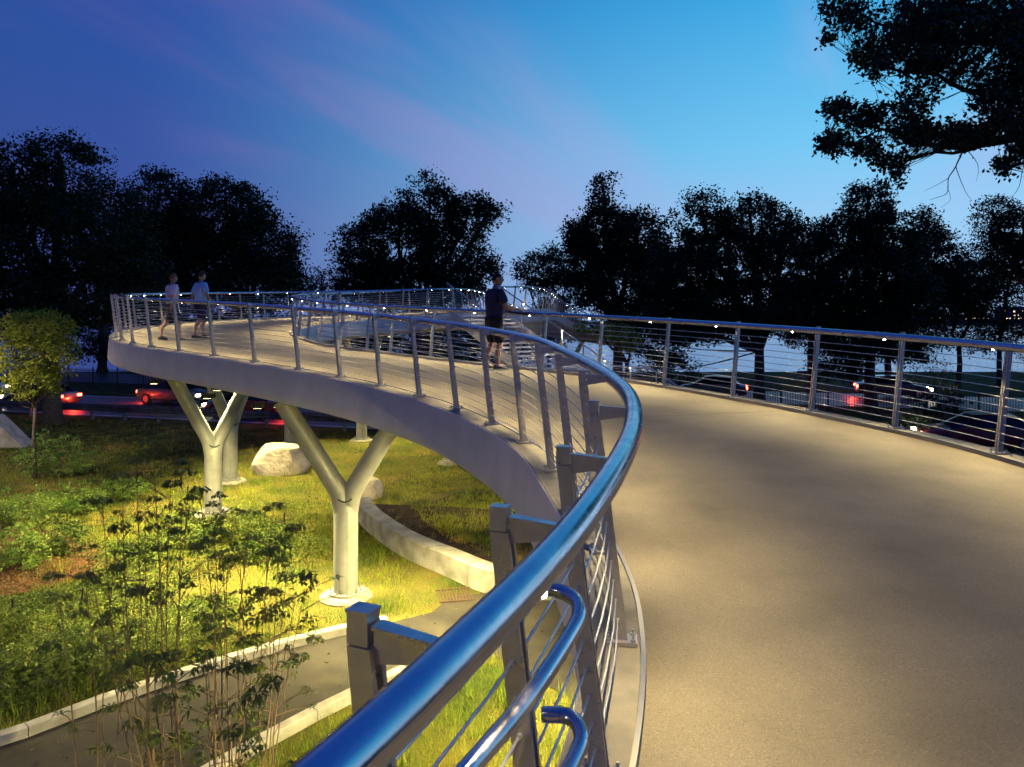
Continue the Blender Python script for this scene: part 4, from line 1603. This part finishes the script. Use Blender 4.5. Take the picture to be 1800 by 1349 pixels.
# ------------------------------------------------------------------ boulders
# park lamps standing beside the footpath, left of the frame
def park_lamp(x, y, e, label, h=4.6):
    t = thing("park_lamp", label, "lamp", (x, y, 0))
    MB().tube([(0, 0, 0), (0, 0, .5), (0, 0, h)], [.09, .06, .045], 12).build("pole", M["fence"], t, smooth=40)
    MB().lathe([(.10, .0), (.10, .04), (.06, .05)], 12).build("base_collar", M["fence"], t)
    o = MB().lathe([(.05, -.08), (.16, 0), (.30, .10), (.28, .14), (.05, .22)], 20).build("lamp_head", M["fence"], t, smooth=40)
    o.location = (.7, 0, h + .1)
    MB().tube([(0, 0, h - .1), (.1, 0, h + .25), (.4, 0, h + .38), (.7, 0, h + .35)], .025, 8).build("lamp_arm", M["fence"], t, smooth=True)
    o = MB().lathe([(.13, -.03), (.15, .0), (.13, .01)], 16).build("lamp_lens", bpy.data.materials["soffit_lens"], t)
    o.location = (.7, 0, h + .06)
    ld = bpy.data.lights.new("park_lamp_beam", "SPOT")
    ld.energy = e; ld.color = (1.0, .84, .62); ld.spot_size = R(165); ld.spot_blend = .5; ld.shadow_soft_size = .12
    lo_ = bpy.data.objects.new("park_lamp_beam", ld); COL.objects.link(lo_)
    lo_.location = (.7, 0, h)
    lo_.parent = t


park_lamp(-11.5, -4.0, 9000, "tall black park lamp near the start of the footpath", 7.5)
park_lamp(-19.5, 18.5, 6500, "black park lamp left of the soil bed", 6.5)


def boulder(px, py, sx, sy, sz, seed, label, flat=.75):
    bm = bmesh.new()
    bmesh.ops.create_icosphere(bm, subdivisions=5, radius=1)
    for v in bm.verts:
        p = v.co.normalized()
        r = 1 + .10 * noise.noise(p * 1.3 + Vector((seed, 0, 0))) + .05 * noise.noise(p * 3 + Vector((0, seed, 0))) + .015 * noise.noise(p * 9)
        q = p * r
        # facets
        for nrm, lim in ((Vector((0.1, 0, 1)), flat), (Vector((-.75, -.3, .55)), .86), (Vector((.8, -.4, .3)), .88), (Vector((.1, -1, .35)), .85)):
            nrm = nrm.normalized()
            dd = q.dot(nrm)
            if dd > lim: q -= nrm * (dd - lim) * .85
        v.co = Vector((q.x * sx, q.y * sy, q.z * sz))
    me = bpy.data.meshes.new("boulder")
    bm.to_mesh(me); bm.free()
    me.shade_smooth()
    me.materials.append(M["stone"])
    p = gr(px, py)
    o = link("boulder", me, None, (p.x, p.y + sy, sz * .35))
    return tag(o, label, "boulder", "boulders on the lawn")


boulder(481, 838, .95, .8, .80, 4, "large flat topped pinkish boulder on the lawn behind the columns")
boulder(640, 880, .48, .42, .50, 9, "smaller grey boulder half hidden behind the nearest column")

# drain grate in the apron
gp = gr(800, 1048)
dg = thing("drain_grate", "rusty square drain grate at the tip of the paved apron", "drain grate", (gp.x, gp.y, .02), R(12))
MB().box((0, 0, .004), (.66, .06, .02)).build("frame_bar", M["rust"], dg).location = (0, -.3, 0)
MB().box((0, 0, .004), (.66, .06, .02)).build("frame_bar", M["rust"], dg).location = (0, .3, 0)
bar = MB().box((0, 0, .004), (.028, .54, .016)).mesh("grate_bar", M["rust"])
for k in range(11):
    link("grate_bar", bar, dg, (-.3 + .06 * k, 0, 0))

# concrete abutment with a sloped cheek at the left edge
ab = thing("concrete_abutment", "pale sloped concrete wall end at the left edge beside the dark trunk", "wall", (*gr(10, 785).xy, 0))
m = MB().add([(-6, -.3, 0), (.9, -.3, 0), (-.4, -.3, 1.25), (-6, -.3, 1.25), (-6, .5, 0), (.9, .5, 0), (-.4, .5, 1.25), (-6, .5, 1.25)],
             [(0, 1, 2, 3), (7, 6, 5, 4), (0, 4, 5, 1), (1, 5, 6, 2), (2, 6, 7, 3), (3, 7, 4, 0)])
m.build("wall_end", M["concrete"], ab)
MB().box((-4.2, -.7, .28), (6, .7, .55)).build("step_block", M["concrete"], ab)

# ------------------------------------------------------------------ guardrail, picket fences
def wbeam_run(x0, x1, off, label):
    t = thing("guardrail", label, "guardrail", (x0, road_y(x0) + off, 0))
    o0 = Vector((x0, road_y(x0) + off, 0))
    prof = [(0, .42), (.03, .46), (-.05, .52), (-.05, .56), (.03, .61), (-.05, .66), (-.05, .70), (.03, .76), (0, .80)]
    x = x0
    while x < x1:
        xe = min(x + 4, x1)
        rows = []
        for q in (x, xe - .02):
            c = Vector((q, road_y(q) + off, 0)) - o0
            rows.append([c + Vector((0, a, z)) for a, z in prof])
        b_ = MB().grid(rows)
        o = b_.build("beam", M["guard"], t)
        for xx in (x + .3, x + 2.3):
            if xx < x1:
                c = Vector((xx, road_y(xx) + off + .12, 0)) - o0
                MB().box(c + Vector((0, 0, .38)), (.14, .12, .82)).build("guardrail_post", M["guard"], t)
        x += 4
    return t


wbeam_run(-46, 6, -1.0, "long dull steel guardrail along the near side of the parkway")


def picket_run(pts, label, h=1.25, step=.13):
    s = arclen(pts)
    o0 = pts[0]
    t = thing("picket_fence", label, "fence", o0)
    pk = MB()
    q = 0
    while q < s[-1]:
        p, d_ = sample(pts, s, q)
        pk.box(p - o0 + Vector((0, 0, h / 2 + .05)), (.022, .022, h))
        q += step
    pk.build("pickets", M["fence"], t)["kind"] = "stuff"
    q = 0
    while q < s[-1]:
        p, d_ = sample(pts, s, q)
        MB().box(p - o0 + Vector((0, 0, h / 2 + .1)), (.07, .07, h + .2)).build("fence_post", M["fence"], t)
        q += 2.4
    for z in (.18, h - .08):
        MB().tube([p - o0 + Vector((0, 0, z)) for p in pts], .022, 4).build("fence_rail", M["fence"], t)
    return t


picket_run([Vector((x, road_y(x) + 12.8, 0)) for x in range(8, 46, 2)], "black picket fence on the strip between the carriageways, right of the bridge")
picket_run([Vector((x, road_y(x) + 15, 0)) for x in range(-44, -14, 2)], "black picket fence beyond the parkway at the left")
# bench by the river
bp_ = gr(1420, 672)
be = thing("park_bench", "small dark park bench by the river under the dense tree", "bench", (bp_.x, bp_.y, 0))
MB().box((0, 0, .45), (1.6, .42, .05)).build("seat", M["fence"], be)
MB().box((0, .2, .72), (1.6, .05, .36)).build("backrest", M["fence"], be)
for sx in (-.7, .7):
    MB().box((sx, 0, .22), (.06, .38, .43)).build("leg", M["fence"], be)

# ------------------------------------------------------------------ cars on the parkway
glass = mat("car_glass", (.01, .012, .016), .08)
tyre = mat("tyre_rubber", (.015, .015, .015), .8)
rim = mat("wheel_rim", (.4, .4, .42), .35, .9)
headm = mat("headlamp", (1, 1, .9), .2, emit=(1, .82, .5), estr=60)
tailm = mat("tail_lamp", (.5, .02, .01), .3, emit=(1, .04, .02), estr=40)


def car_paint(c):
    m = mat("car_paint", c, .3, .2)
    m.node_tree.nodes["Principled BSDF"].inputs["Coat Weight"].default_value = .6
    return m


def car(x, lane, direction, paint, label):
    """direction +1 drives to +x"""
    ang = math.atan2(-.30, 1) + (0 if direction > 0 else math.pi)
    y = road_y(x) + lane
    t = thing("car", label, "car", (x, y, .02), ang, "cars on the parkway")
    hw = .88
    # stations along the length: x, belt half width, sill z, belt z
    sts = [(-2.22, .70, .42, .62), (-2.15, .80, .30, .86), (-1.7, .87, .24, .95), (-.9, .89, .22, .97), (.6, .89, .22, .95), (1.35, .87, .24, .86), (1.95, .82, .28, .74), (2.2, .70, .36, .58)]
    rows = []
    for px, w, z0_, z1 in sts:
        rows.append([(px, -w * .86, z0_), (px, -w, z0_ + .12), (px, -w, (z0_ + z1) / 2), (px, -w * .95, z1 - .05), (px, -w * .82, z1), (px, 0, z1 + .03), (px, w * .82, z1), (px, w * .95, z1 - .05), (px, w, (z0_ + z1) / 2), (px, w, z0_ + .12), (px, w * .86, z0_)])
    b_ = MB().grid(rows, closed=True)
    nn = 11
    b_.f.append(tuple(range(nn))); b_.f.append(tuple(range(len(b_.v) - nn, len(b_.v)))[::-1])
    b_.build("body", paint, t, smooth=40)
    gl = MB()
    cab = [(-1.75, .72, .95, .03), (-1.15, .66, .93, .44), (-.2, .64, .93, .50), (.35, .64, .93, .46), (1.15, .70, .90, .02)]
    rows = []
    for px, w, zb, h_ in cab:
        rows.append([(px, -.80, zb - .03), (px, -w, zb + h_ - .03), (px, -w * .8, zb + h_), (px, w * .8, zb + h_), (px, w, zb + h_ - .03), (px, .80, zb - .03)])
    gl.grid(rows)
    gl.build("windows", glass, t, smooth=30)
    rf = MB().grid([[(px, -.6, zz), (px, 0, zz + .02), (px, .6, zz)] for px, zz in ((-1.2, 1.385), (-.2, 1.445), (.4, 1.405))])
    rf.build("roof", paint, t, smooth=True)
    for wx in (-1.38, 1.38):
        for wy in (-.80, .80):
            wmesh = MB().tube([(0, -.11, 0), (0, .11, 0)], .33, 20)
            w_ = wmesh.build("wheel", tyre, t, smooth=40)
            w_.location = (wx, wy, .33)
            MB().tube([(0, -.118, 0), (0, .118, 0)], .20, 12).build("rim", rim, w_)
    for wy in (-.62, .62):
        MB().box((2.17, wy, .62), (.10, .28, .12)).build("headlight", headm, t)
        MB().box((-2.20, wy, .74), (.08, .26, .14)).build("tail_light", tailm, t)
    for kind, col_, e in (("f", (1, .82, .5), 600),):
        ld = bpy.data.lights.new("headlight_beam", "SPOT")
        ld.energy = e; ld.color = col_; ld.spot_size = R(60); ld.spot_blend = .7; ld.shadow_soft_size = .1
        lo_ = bpy.data.objects.new("headlight_beam", ld); COL.objects.link(lo_)
        lo_.location = (2.3, 0, .62)
        lo_.rotation_euler = Vector((1, 0, -.12)).to_track_quat("-Z", "Y").to_euler()
        lo_.parent = t
    ld = bpy.data.lights.new("tail_glow", "POINT")
    ld.energy = 110; ld.color = (1, .05, .02); ld.shadow_soft_size = .1
    lo_ = bpy.data.objects.new("tail_glow", ld); COL.objects.link(lo_)
    lo_.location = (-2.45, 0, .6)
    lo_.parent = t
    return t


dk = car_paint((.03, .03, .04)); gy = car_paint((.12, .12, .13)); rd = car_paint((.18, .02, .02)); wh = car_paint((.45, .45, .45)); bl = car_paint((.02, .03, .09))
car(-27.5, 2.3, -1, dk, "black car passing left behind the young tree")
car(-20.5, 6.3, 1, gy, "grey car with lit headlights left of the first bridge column")
car(-36, 6.2, 1, wh, "white car with lit headlights near the left edge")
car(-14, 2.3, -1, rd, "dark red car behind the bridge columns at the left")
car(18.5, 2.3, -1, rd, "red car with lit tail lamps behind the rightmost post")
car(25, 23.5, 1, dk, "black car on the far carriageway in front of the river at right")
car(13, 19.5, -1, bl, "blue car on the far carriageway seen through the cables")

# traffic signal seen over the back railing
sg = at(445, 521, 66)
ts_ = thing("traffic_signal", "traffic signal showing red behind the back railing", "traffic signal", (sg.x, sg.y, 0))
MB().tube([(0, 0, 0), (0, 0, sg.z + .4)], .08, 8).build("pole", M["fence"], ts_)
MB().box((0, -.15, sg.z - .35), (.34, .25, 1.1)).build("housing", M["fence"], ts_)
o = MB().lathe([(.02, -.02), (.13, 0), (.13, .03)], 16).build("red_lens", mat("signal_red", (1, .05, .02), .4, emit=(1, .06, .02), estr=25), ts_)
o.location = (0, -.3, sg.z); o.rotation_euler = (R(90), 0, 0)

# ------------------------------------------------------------------ far shore
fs = MB()
pts = []
rows = [[], []]
for i in range(0, 241):
    x = -900 + i * 7.5
    hgt = 4.5 + 4.5 * noise.noise(Vector((x * .02, 0, 0))) + 2.2 * noise.noise(Vector((x * .11, 5, 0)))
    rows[0].append((x, 640, -.7)); rows[1].append((x, 655, max(1.2, hgt)))
fs.grid(rows)
rows2 = [rows[1], [(p[0], 700, p[2]) for p in rows[1]]]
fs.grid(rows2)
tag(fs.build("far_shore", mat("far_trees", (.02, .03, .03), .95, var=(.035, .04, .05), scale=.08)), "low wooded far bank across the river", kind="structure")
lampm = mat("far_lamp", (1, .7, .4), .4, emit=(1, .55, .25), estr=14)
winm = mat("far_window", (1, .8, .5), .4, emit=(1, .75, .45), estr=2.0)
fb = mat("far_building", (.10, .09, .11), .8)
for i, (px, w, h_) in enumerate(((1480, 26, 14), (1560, 40, 9), (1640, 24, 12), (1712, 34, 8), (1785, 22, 15))):
    p = at(px, 575, 662)
    b_ = thing("far_building", ["tall narrow building across the river behind the dense tree", "long low building across the river", "building across the river left of the thin trees", "low building across the river between the thin trees", "building across the river at the right edge"][i], "building", (p.x, 662, 0), group="buildings across the river")
    MB().box((0, 6, h_ / 2), (w, 12, h_)).build("wall", fb, b_)
    MB().box((0, 6, h_ + .4), (w + 1, 13, .8)).build("roof", fb, b_)
    rnd = random.Random(i)
    for a in range(int(w / 4)):
        for c in range(int(h_ / 3.2)):
            if rnd.random() < .55:
                MB().box((-w / 2 + 2 + a * 4, -.03, 1.8 + c * 3.2), (1.6, .1, 1.3)).build("window", winm, b_)
lmesh = MB().tube([(0, 0, 0), (0, 0, 5.6)], .12, 5).mesh("pole", M["fence"])
hmesh = MB().lathe([(.1, -.3), (.42, 0), (.1, .35)], 8).mesh("lantern", lampm)
for i in range(16):
    px = 1395 + i * 29 + random.uniform(-8, 8)
    p = at(px, 572, 636)
    t = thing("street_lamp", "small orange street lamp on the far river bank", "street lamp", (p.x, 636, -.6), group="street lamps along the far river bank")
    link("pole", lmesh, t); link("lantern", hmesh, t, (0, 0, 5.8))


# ------------------------------------------------------------------ people
def skin_mesh(name, joints, bones, m, sub=2):
    me = bpy.data.meshes.new(name)
    names = list(joints)
    me.from_pydata([joints[k][:3] for k in names], [(names.index(a), names.index(b)) for a, b in bones], [])
    o = bpy.data.objects.new(name, me)
    COL.objects.link(o)
    sk = o.modifiers.new("skin", "SKIN")
    sk.use_smooth_shade = True
    for i, k in enumerate(names):
        rr = joints[k][3]
        me.skin_vertices[0].data[i].radius = rr if isinstance(rr, tuple) else (rr, rr)
        me.skin_vertices[0].data[i].use_root = (i == 0)
    ss = o.modifiers.new("sub", "SUBSURF"); ss.levels = sub; ss.render_levels = sub
    dg_ = bpy.context.evaluated_depsgraph_get()
    ev = o.evaluated_get(dg_)
    out = bpy.data.meshes.new_from_object(ev)
    bpy.data.objects.remove(o)
    out.materials.clear()
    out.materials.append(m)
    out.shade_smooth()
    return out


skin_m = mat("skin", (.42, .24, .17), .55)


def head_mesh(c, yaw, m):
    bm = bmesh.new()
    bmesh.ops.create_icosphere(bm, subdivisions=4, radius=1)
    for v in bm.verts:
        p = v.co.copy()
        x, y_, z = p
        w = .076 * (1 - .18 * max(0, -z) ** 1.5)
        q = Vector((x * w, y_ * .095, z * .118))
        if y_ > 0:                                    # face: brow, nose, mouth, chin
            nose = math.exp(-((x / .16) ** 2)) * math.exp(-(((z + .10) / .20) ** 2))
            q.y += .024 * nose * y_
            eye = math.exp(-(((abs(x) - .40) / .15) ** 2)) * math.exp(-(((z - .05) / .12) ** 2))
            q.y -= .012 * eye
            mouth = math.exp(-((x / .3) ** 2)) * math.exp(-(((z + .48) / .06) ** 2))
            q.y -= .006 * mouth
            chin = math.exp(-((x / .35) ** 2)) * math.exp(-(((z + .85) / .2) ** 2))
            q.y += .016 * chin
        ear = math.exp(-(((y_ + .05) / .16) ** 2)) * math.exp(-((z / .26) ** 2)) * max(0, abs(x) - .8) * 5
        q.x += math.copysign(.016 * ear, x)
        v.co = q
    me = bpy.data.meshes.new("head")
    bm.to_mesh(me); bm.free()
    me.transform(Matrix.Translation(c) @ Matrix.Rotation(yaw, 4, "Z"))
    me.shade_smooth(); me.materials.append(m)
    return me


def join_meshes(name, ms, m):
    bm = bmesh.new()
    for q in ms: bm.from_mesh(q)
    out = bpy.data.meshes.new(name)
    bm.to_mesh(out); bm.free()
    out.materials.append(m); out.shade_smooth()
    return out


def hand_fingers(wrist, d, side):
    """five bent fingers from the palm end, as short tapered chains"""
    d = d.normalized()
    up = Vector((0, 0, 1))
    lat = d.cross(up)
    if lat.length < .2: lat = Vector((1, 0, 0))
    lat.normalize()
    dn = lat.cross(d).normalized()
    if dn.z > 0: dn = -dn
    f_ = MB()
    palm = wrist + d * .085
    for k, L in enumerate((.062, .072, .068, .052)):
        a = palm + lat * (.028 - .019 * k)
        f_.tube([a - d * .03, a, a + d * L * .5 + dn * .010, a + d * L * .85 + dn * .034], [.0105, .0100, .009, .007], 7)
    a = wrist + d * .03 + lat * .03 * side
    f_.tube([a, a + lat * .025 * side + d * .03, a + lat * .03 * side + d * .062 + dn * .012], [.012, .011, .008], 7)
    return f_.mesh("fingers")


def person(loc, rotz, label, J, shirt, shorts, shoe, hair, skin, Ht=1.76, head_yaw=0, sole=None, hairless=False, wide=1.0):
    k = Ht / 1.76
    t = thing("person", label, "person", loc, rotz, None)
    t.scale = (k * wide, k * wide, k)
    B = J
    bones = [("pelvis", "waist"), ("waist", "chest"), ("chest", "neck"), ("neck", "headb")]
    for s_ in "lr":
        bones += [("pelvis", "hip" + s_), ("hip" + s_, "knee" + s_), ("knee" + s_, "calf" + s_), ("calf" + s_, "ank" + s_), ("ank" + s_, "toe" + s_),
                  ("chest", "sh" + s_), ("sh" + s_, "el" + s_), ("el" + s_, "wr" + s_), ("wr" + s_, "palm" + s_)]
    body = skin_mesh("body", B, bones, skin)
    hd = head_mesh(Vector(B["headb"][:3]) + Vector((0, .012, .075)), head_yaw, skin)
    ms = [body, hd]
    for s_, sg_ in (("l", -1), ("r", 1)):
        w = Vector(B["wr" + s_][:3]); p = Vector(B["palm" + s_][:3])
        ms.append(hand_fingers(w, p - w, -sg_))
    link("body", join_meshes("body", ms, skin), t)
    # shirt: torso and short sleeves
    S = {}
    for nm, r_ in (("pelvis", (.19, .145)), ("waist", (.19, .145)), ("chest", (.225, .155)), ("neck", (.085, .085))):
        S[nm] = (*B[nm][:3], r_)
    S["pelvis"] = (B["pelvis"][0], B["pelvis"][1], B["pelvis"][2] - .06, (.20, .152))
    bn = [("pelvis", "waist"), ("waist", "chest"), ("chest", "neck")]
    for s_ in "lr":
        a, b_ = Vector(B["sh" + s_][:3]), Vector(B["el" + s_][:3])
        S["sh" + s_] = (*a, .088); c = a.lerp(b_, .85); S["sl" + s_] = (*c, .080)
        bn += [("chest", "sh" + s_), ("sh" + s_, "sl" + s_)]
    link("shirt", skin_mesh("shirt", S, bn, shirt), t)
    S = {"pelvis": (*B["pelvis"][:3], (.182, .138))}
    S["pt"] = (B["pelvis"][0], B["pelvis"][1], B["pelvis"][2] + .16, (.170, .13))
    bn = [("pelvis", "pt")]
    for s_ in "lr":
        a, b_ = Vector(B["hip" + s_][:3]), Vector(B["knee" + s_][:3])
        S["h" + s_] = (*a, .118); S["k" + s_] = (*a.lerp(b_, .6), .112); S["kk" + s_] = (*a.lerp(b_, 1.05), .104)
        bn += [("pelvis", "h" + s_), ("h" + s_, "k" + s_), ("k" + s_, "kk" + s_)]
    link("shorts", skin_mesh("shorts", S, bn, shorts), t)
    for s_ in "lr":
        a, b_ = Vector(B["ank" + s_][:3]), Vector(B["toe" + s_][:3])
        f_ = (b_ - a); f_.z = 0
        if f_.length < .01: f_ = Vector((0, 1, 0))
        f_.normalize()
        sh = MB()
        lat = Vector((f_.y, -f_.x, 0))
        rows = []
        zb = b_.z - .045
        for q, w, h_ in ((-.075, .026, .06), (-.055, .036, .085), (0, .040, .10), (.06, .043, .075), (.13, .047, .058), (.175, .040, .045), (.195, .022, .028)):
            c = a + f_ * q
            rows.append([Vector((c.x, c.y, zb)) - lat * w, Vector((c.x, c.y, zb + h_ * .6)) - lat * w, Vector((c.x, c.y, zb + h_)) - lat * w * .5, Vector((c.x, c.y, zb + h_)) + lat * w * .5, Vector((c.x, c.y, zb + h_ * .6)) + lat * w, Vector((c.x, c.y, zb)) + lat * w])
        sh.grid(rows, closed=True)
        n6 = len(sh.v)
        sh.f.append((0, 1, 2, 3, 4, 5)); sh.f.append((n6 - 1, n6 - 2, n6 - 3, n6 - 4, n6 - 5, n6 - 6))
        o = sh.build("shoe", shoe, t, smooth=50)
        if sole:
            so_ = MB()
            rows = []
            for q, w in ((-.08, .03), (-.055, .041), (.0, .044), (.06, .047), (.13, .051), (.18, .043), (.203, .02)):
                c = a + f_ * q
                rows.append([Vector((c.x, c.y, zb - .014)) - lat * w, Vector((c.x, c.y, zb + .014)) - lat * w, Vector((c.x, c.y, zb + .014)) + lat * w, Vector((c.x, c.y, zb - .014)) + lat * w])
            so_.grid(rows, closed=True)
            so_.f.append((0, 1, 2, 3)); n4 = len(so_.v); so_.f.append((n4 - 1, n4 - 2, n4 - 3, n4 - 4))
            so_.build("sole", sole, o)
    # hair cap
    bm = bmesh.new()
    bmesh.ops.create_icosphere(bm, subdivisions=3, radius=1)
    rem = [v for v in bm.verts if (v.co.z < .15 and v.co.y > -.25) or v.co.z < -.35 or (v.co.y > .55 and v.co.z < .55)]
    bmesh.ops.delete(bm, geom=rem, context="VERTS")
    th = 1.03 if hairless else 1.12
    for v in bm.verts:
        v.co = Vector((v.co.x * .076 * th, v.co.y * .095 * th, v.co.z * .118 * th))
    me = bpy.data.meshes.new("hair")
    bm.to_mesh(me); bm.free()
    me.transform(Matrix.Translation(Vector(B["headb"][:3]) + Vector((0, .012, .078))) @ Matrix.Rotation(head_yaw, 4, "Z"))
    me.shade_smooth(); me.materials.append(hair)
    link("hair", me, t)
    return t


def pose(lean=0.0, stride=0.0, arms="down", twist=0):
    J = {}
    J["pelvis"] = (0, 0, .93, (.145, .108))
    J["waist"] = (0, .01 + lean * .35, 1.10, (.132, .098))
    J["chest"] = (0, .01 + lean * .9, 1.35, (.160, .108))
    J["neck"] = (0, lean * 1.1, 1.50, .056)
    J["headb"] = (0, .02 + lean * 1.35, 1.60, .055)
    for s_, x in (("l", -1), ("r", 1)):
        st = stride * x
        J["hip" + s_] = (x * .095, .0, .87, .086)
        kb = .02 + st * .30
        J["knee" + s_] = (x * .10, kb + (.04 if st < 0 else .03), .50, .056)
        back = max(0, -st)
        J["calf" + s_] = (x * .102, kb * 1.2 - .03 - back * .12, .34 + back * .03, .055)
        J["ank" + s_] = (x * .105, st * .52 - .02, .085 + back * .10, .037)
        J["toe" + s_] = (x * .12, st * .52 + .12, .06 + back * .0, .030)
        J["sh" + s_] = (x * .195, lean * .95, 1.43, .060)
        if arms == "down":
            J["el" + s_] = (x * .245, -.02 - st * .22, 1.14, .043)
            J["wr" + s_] = (x * .25, .06 - st * .45, .92, .028)
            J["palm" + s_] = (x * .245, .09 - st * .50, .84, .026)
        else:
            J["el" + s_] = (x * .255, .10 + lean * .4, 1.17, .045)
            J["wr" + s_] = (x * .15, .34, 1.12, .030)
            J["palm" + s_] = (x * .12, .415, 1.118, .027)
    return J


black_cloth = mat("black_cloth", (.014, .014, .02), .9)
navy = mat("navy_cotton", (.012, .013, .055), .9, var=(.016, .018, .07), scale=8, bump=.3, bscale=14)
white_sole = mat("rubber_sole", (.6, .58, .52), .6)
shoe_d = mat("dark_shoe", (.02, .02, .025), .7)
man_xy = Vector((-.02, 14.45))
mz = z_near(*man_xy)
# face the inner railing: outward normal there
i_n = min(range(len(I_)), key=lambda i: (I_[i].x - man_xy.x) ** 2 + (I_[i].y - man_xy.y) ** 2)
onrm = (I_[i_n] - O_[i_n]).normalized()
ang = math.atan2(onrm.y, onrm.x) - math.pi / 2
ed = I_[i_n].xy - onrm.xy * .52
person((ed.x, ed.y, mz), ang - R(12), "standing man in navy shirt and black shorts leaning on the railing with his back turned", pose(.03, .10, "rail"), navy, black_cloth, shoe_d,
       mat("cropped_hair", (.03, .02, .018), .9), skin_m, Ht=1.84, sole=white_sole, hairless=True, head_yaw=R(-20), wide=1.1)
w1 = (-8.75, 19.0)
person((w1[0], w1[1], z_near(*w1)), R(-40), "walker in a pale pinkish shirt, left of the two on the bridge loop", pose(.02, .42), mat("pale_pink_shirt", (.82, .66, .74), .85), mat("grey_shorts", (.06, .055, .07), .9), shoe_d,
       mat("ginger_hair", (.25, .09, .03), .8), skin_m, Ht=1.68)
w2 = (-8.35, 19.8)
person((w2[0], w2[1], z_near(*w2)), R(-38), "walker in a light blue shirt, right of the two on the bridge loop", pose(.02, -.36), mat("light_blue_shirt", (.42, .58, .88), .85), mat("dark_blue_shorts", (.03, .03, .06), .9), shoe_d,
       mat("auburn_hair", (.12, .04, .02), .8), skin_m, Ht=1.76)

print("tris approx", sum(len(o.data.polygons) for o in bpy.data.objects if o.type == "MESH"), "lights", sum(1 for o in bpy.data.objects if o.type == "LIGHT"))
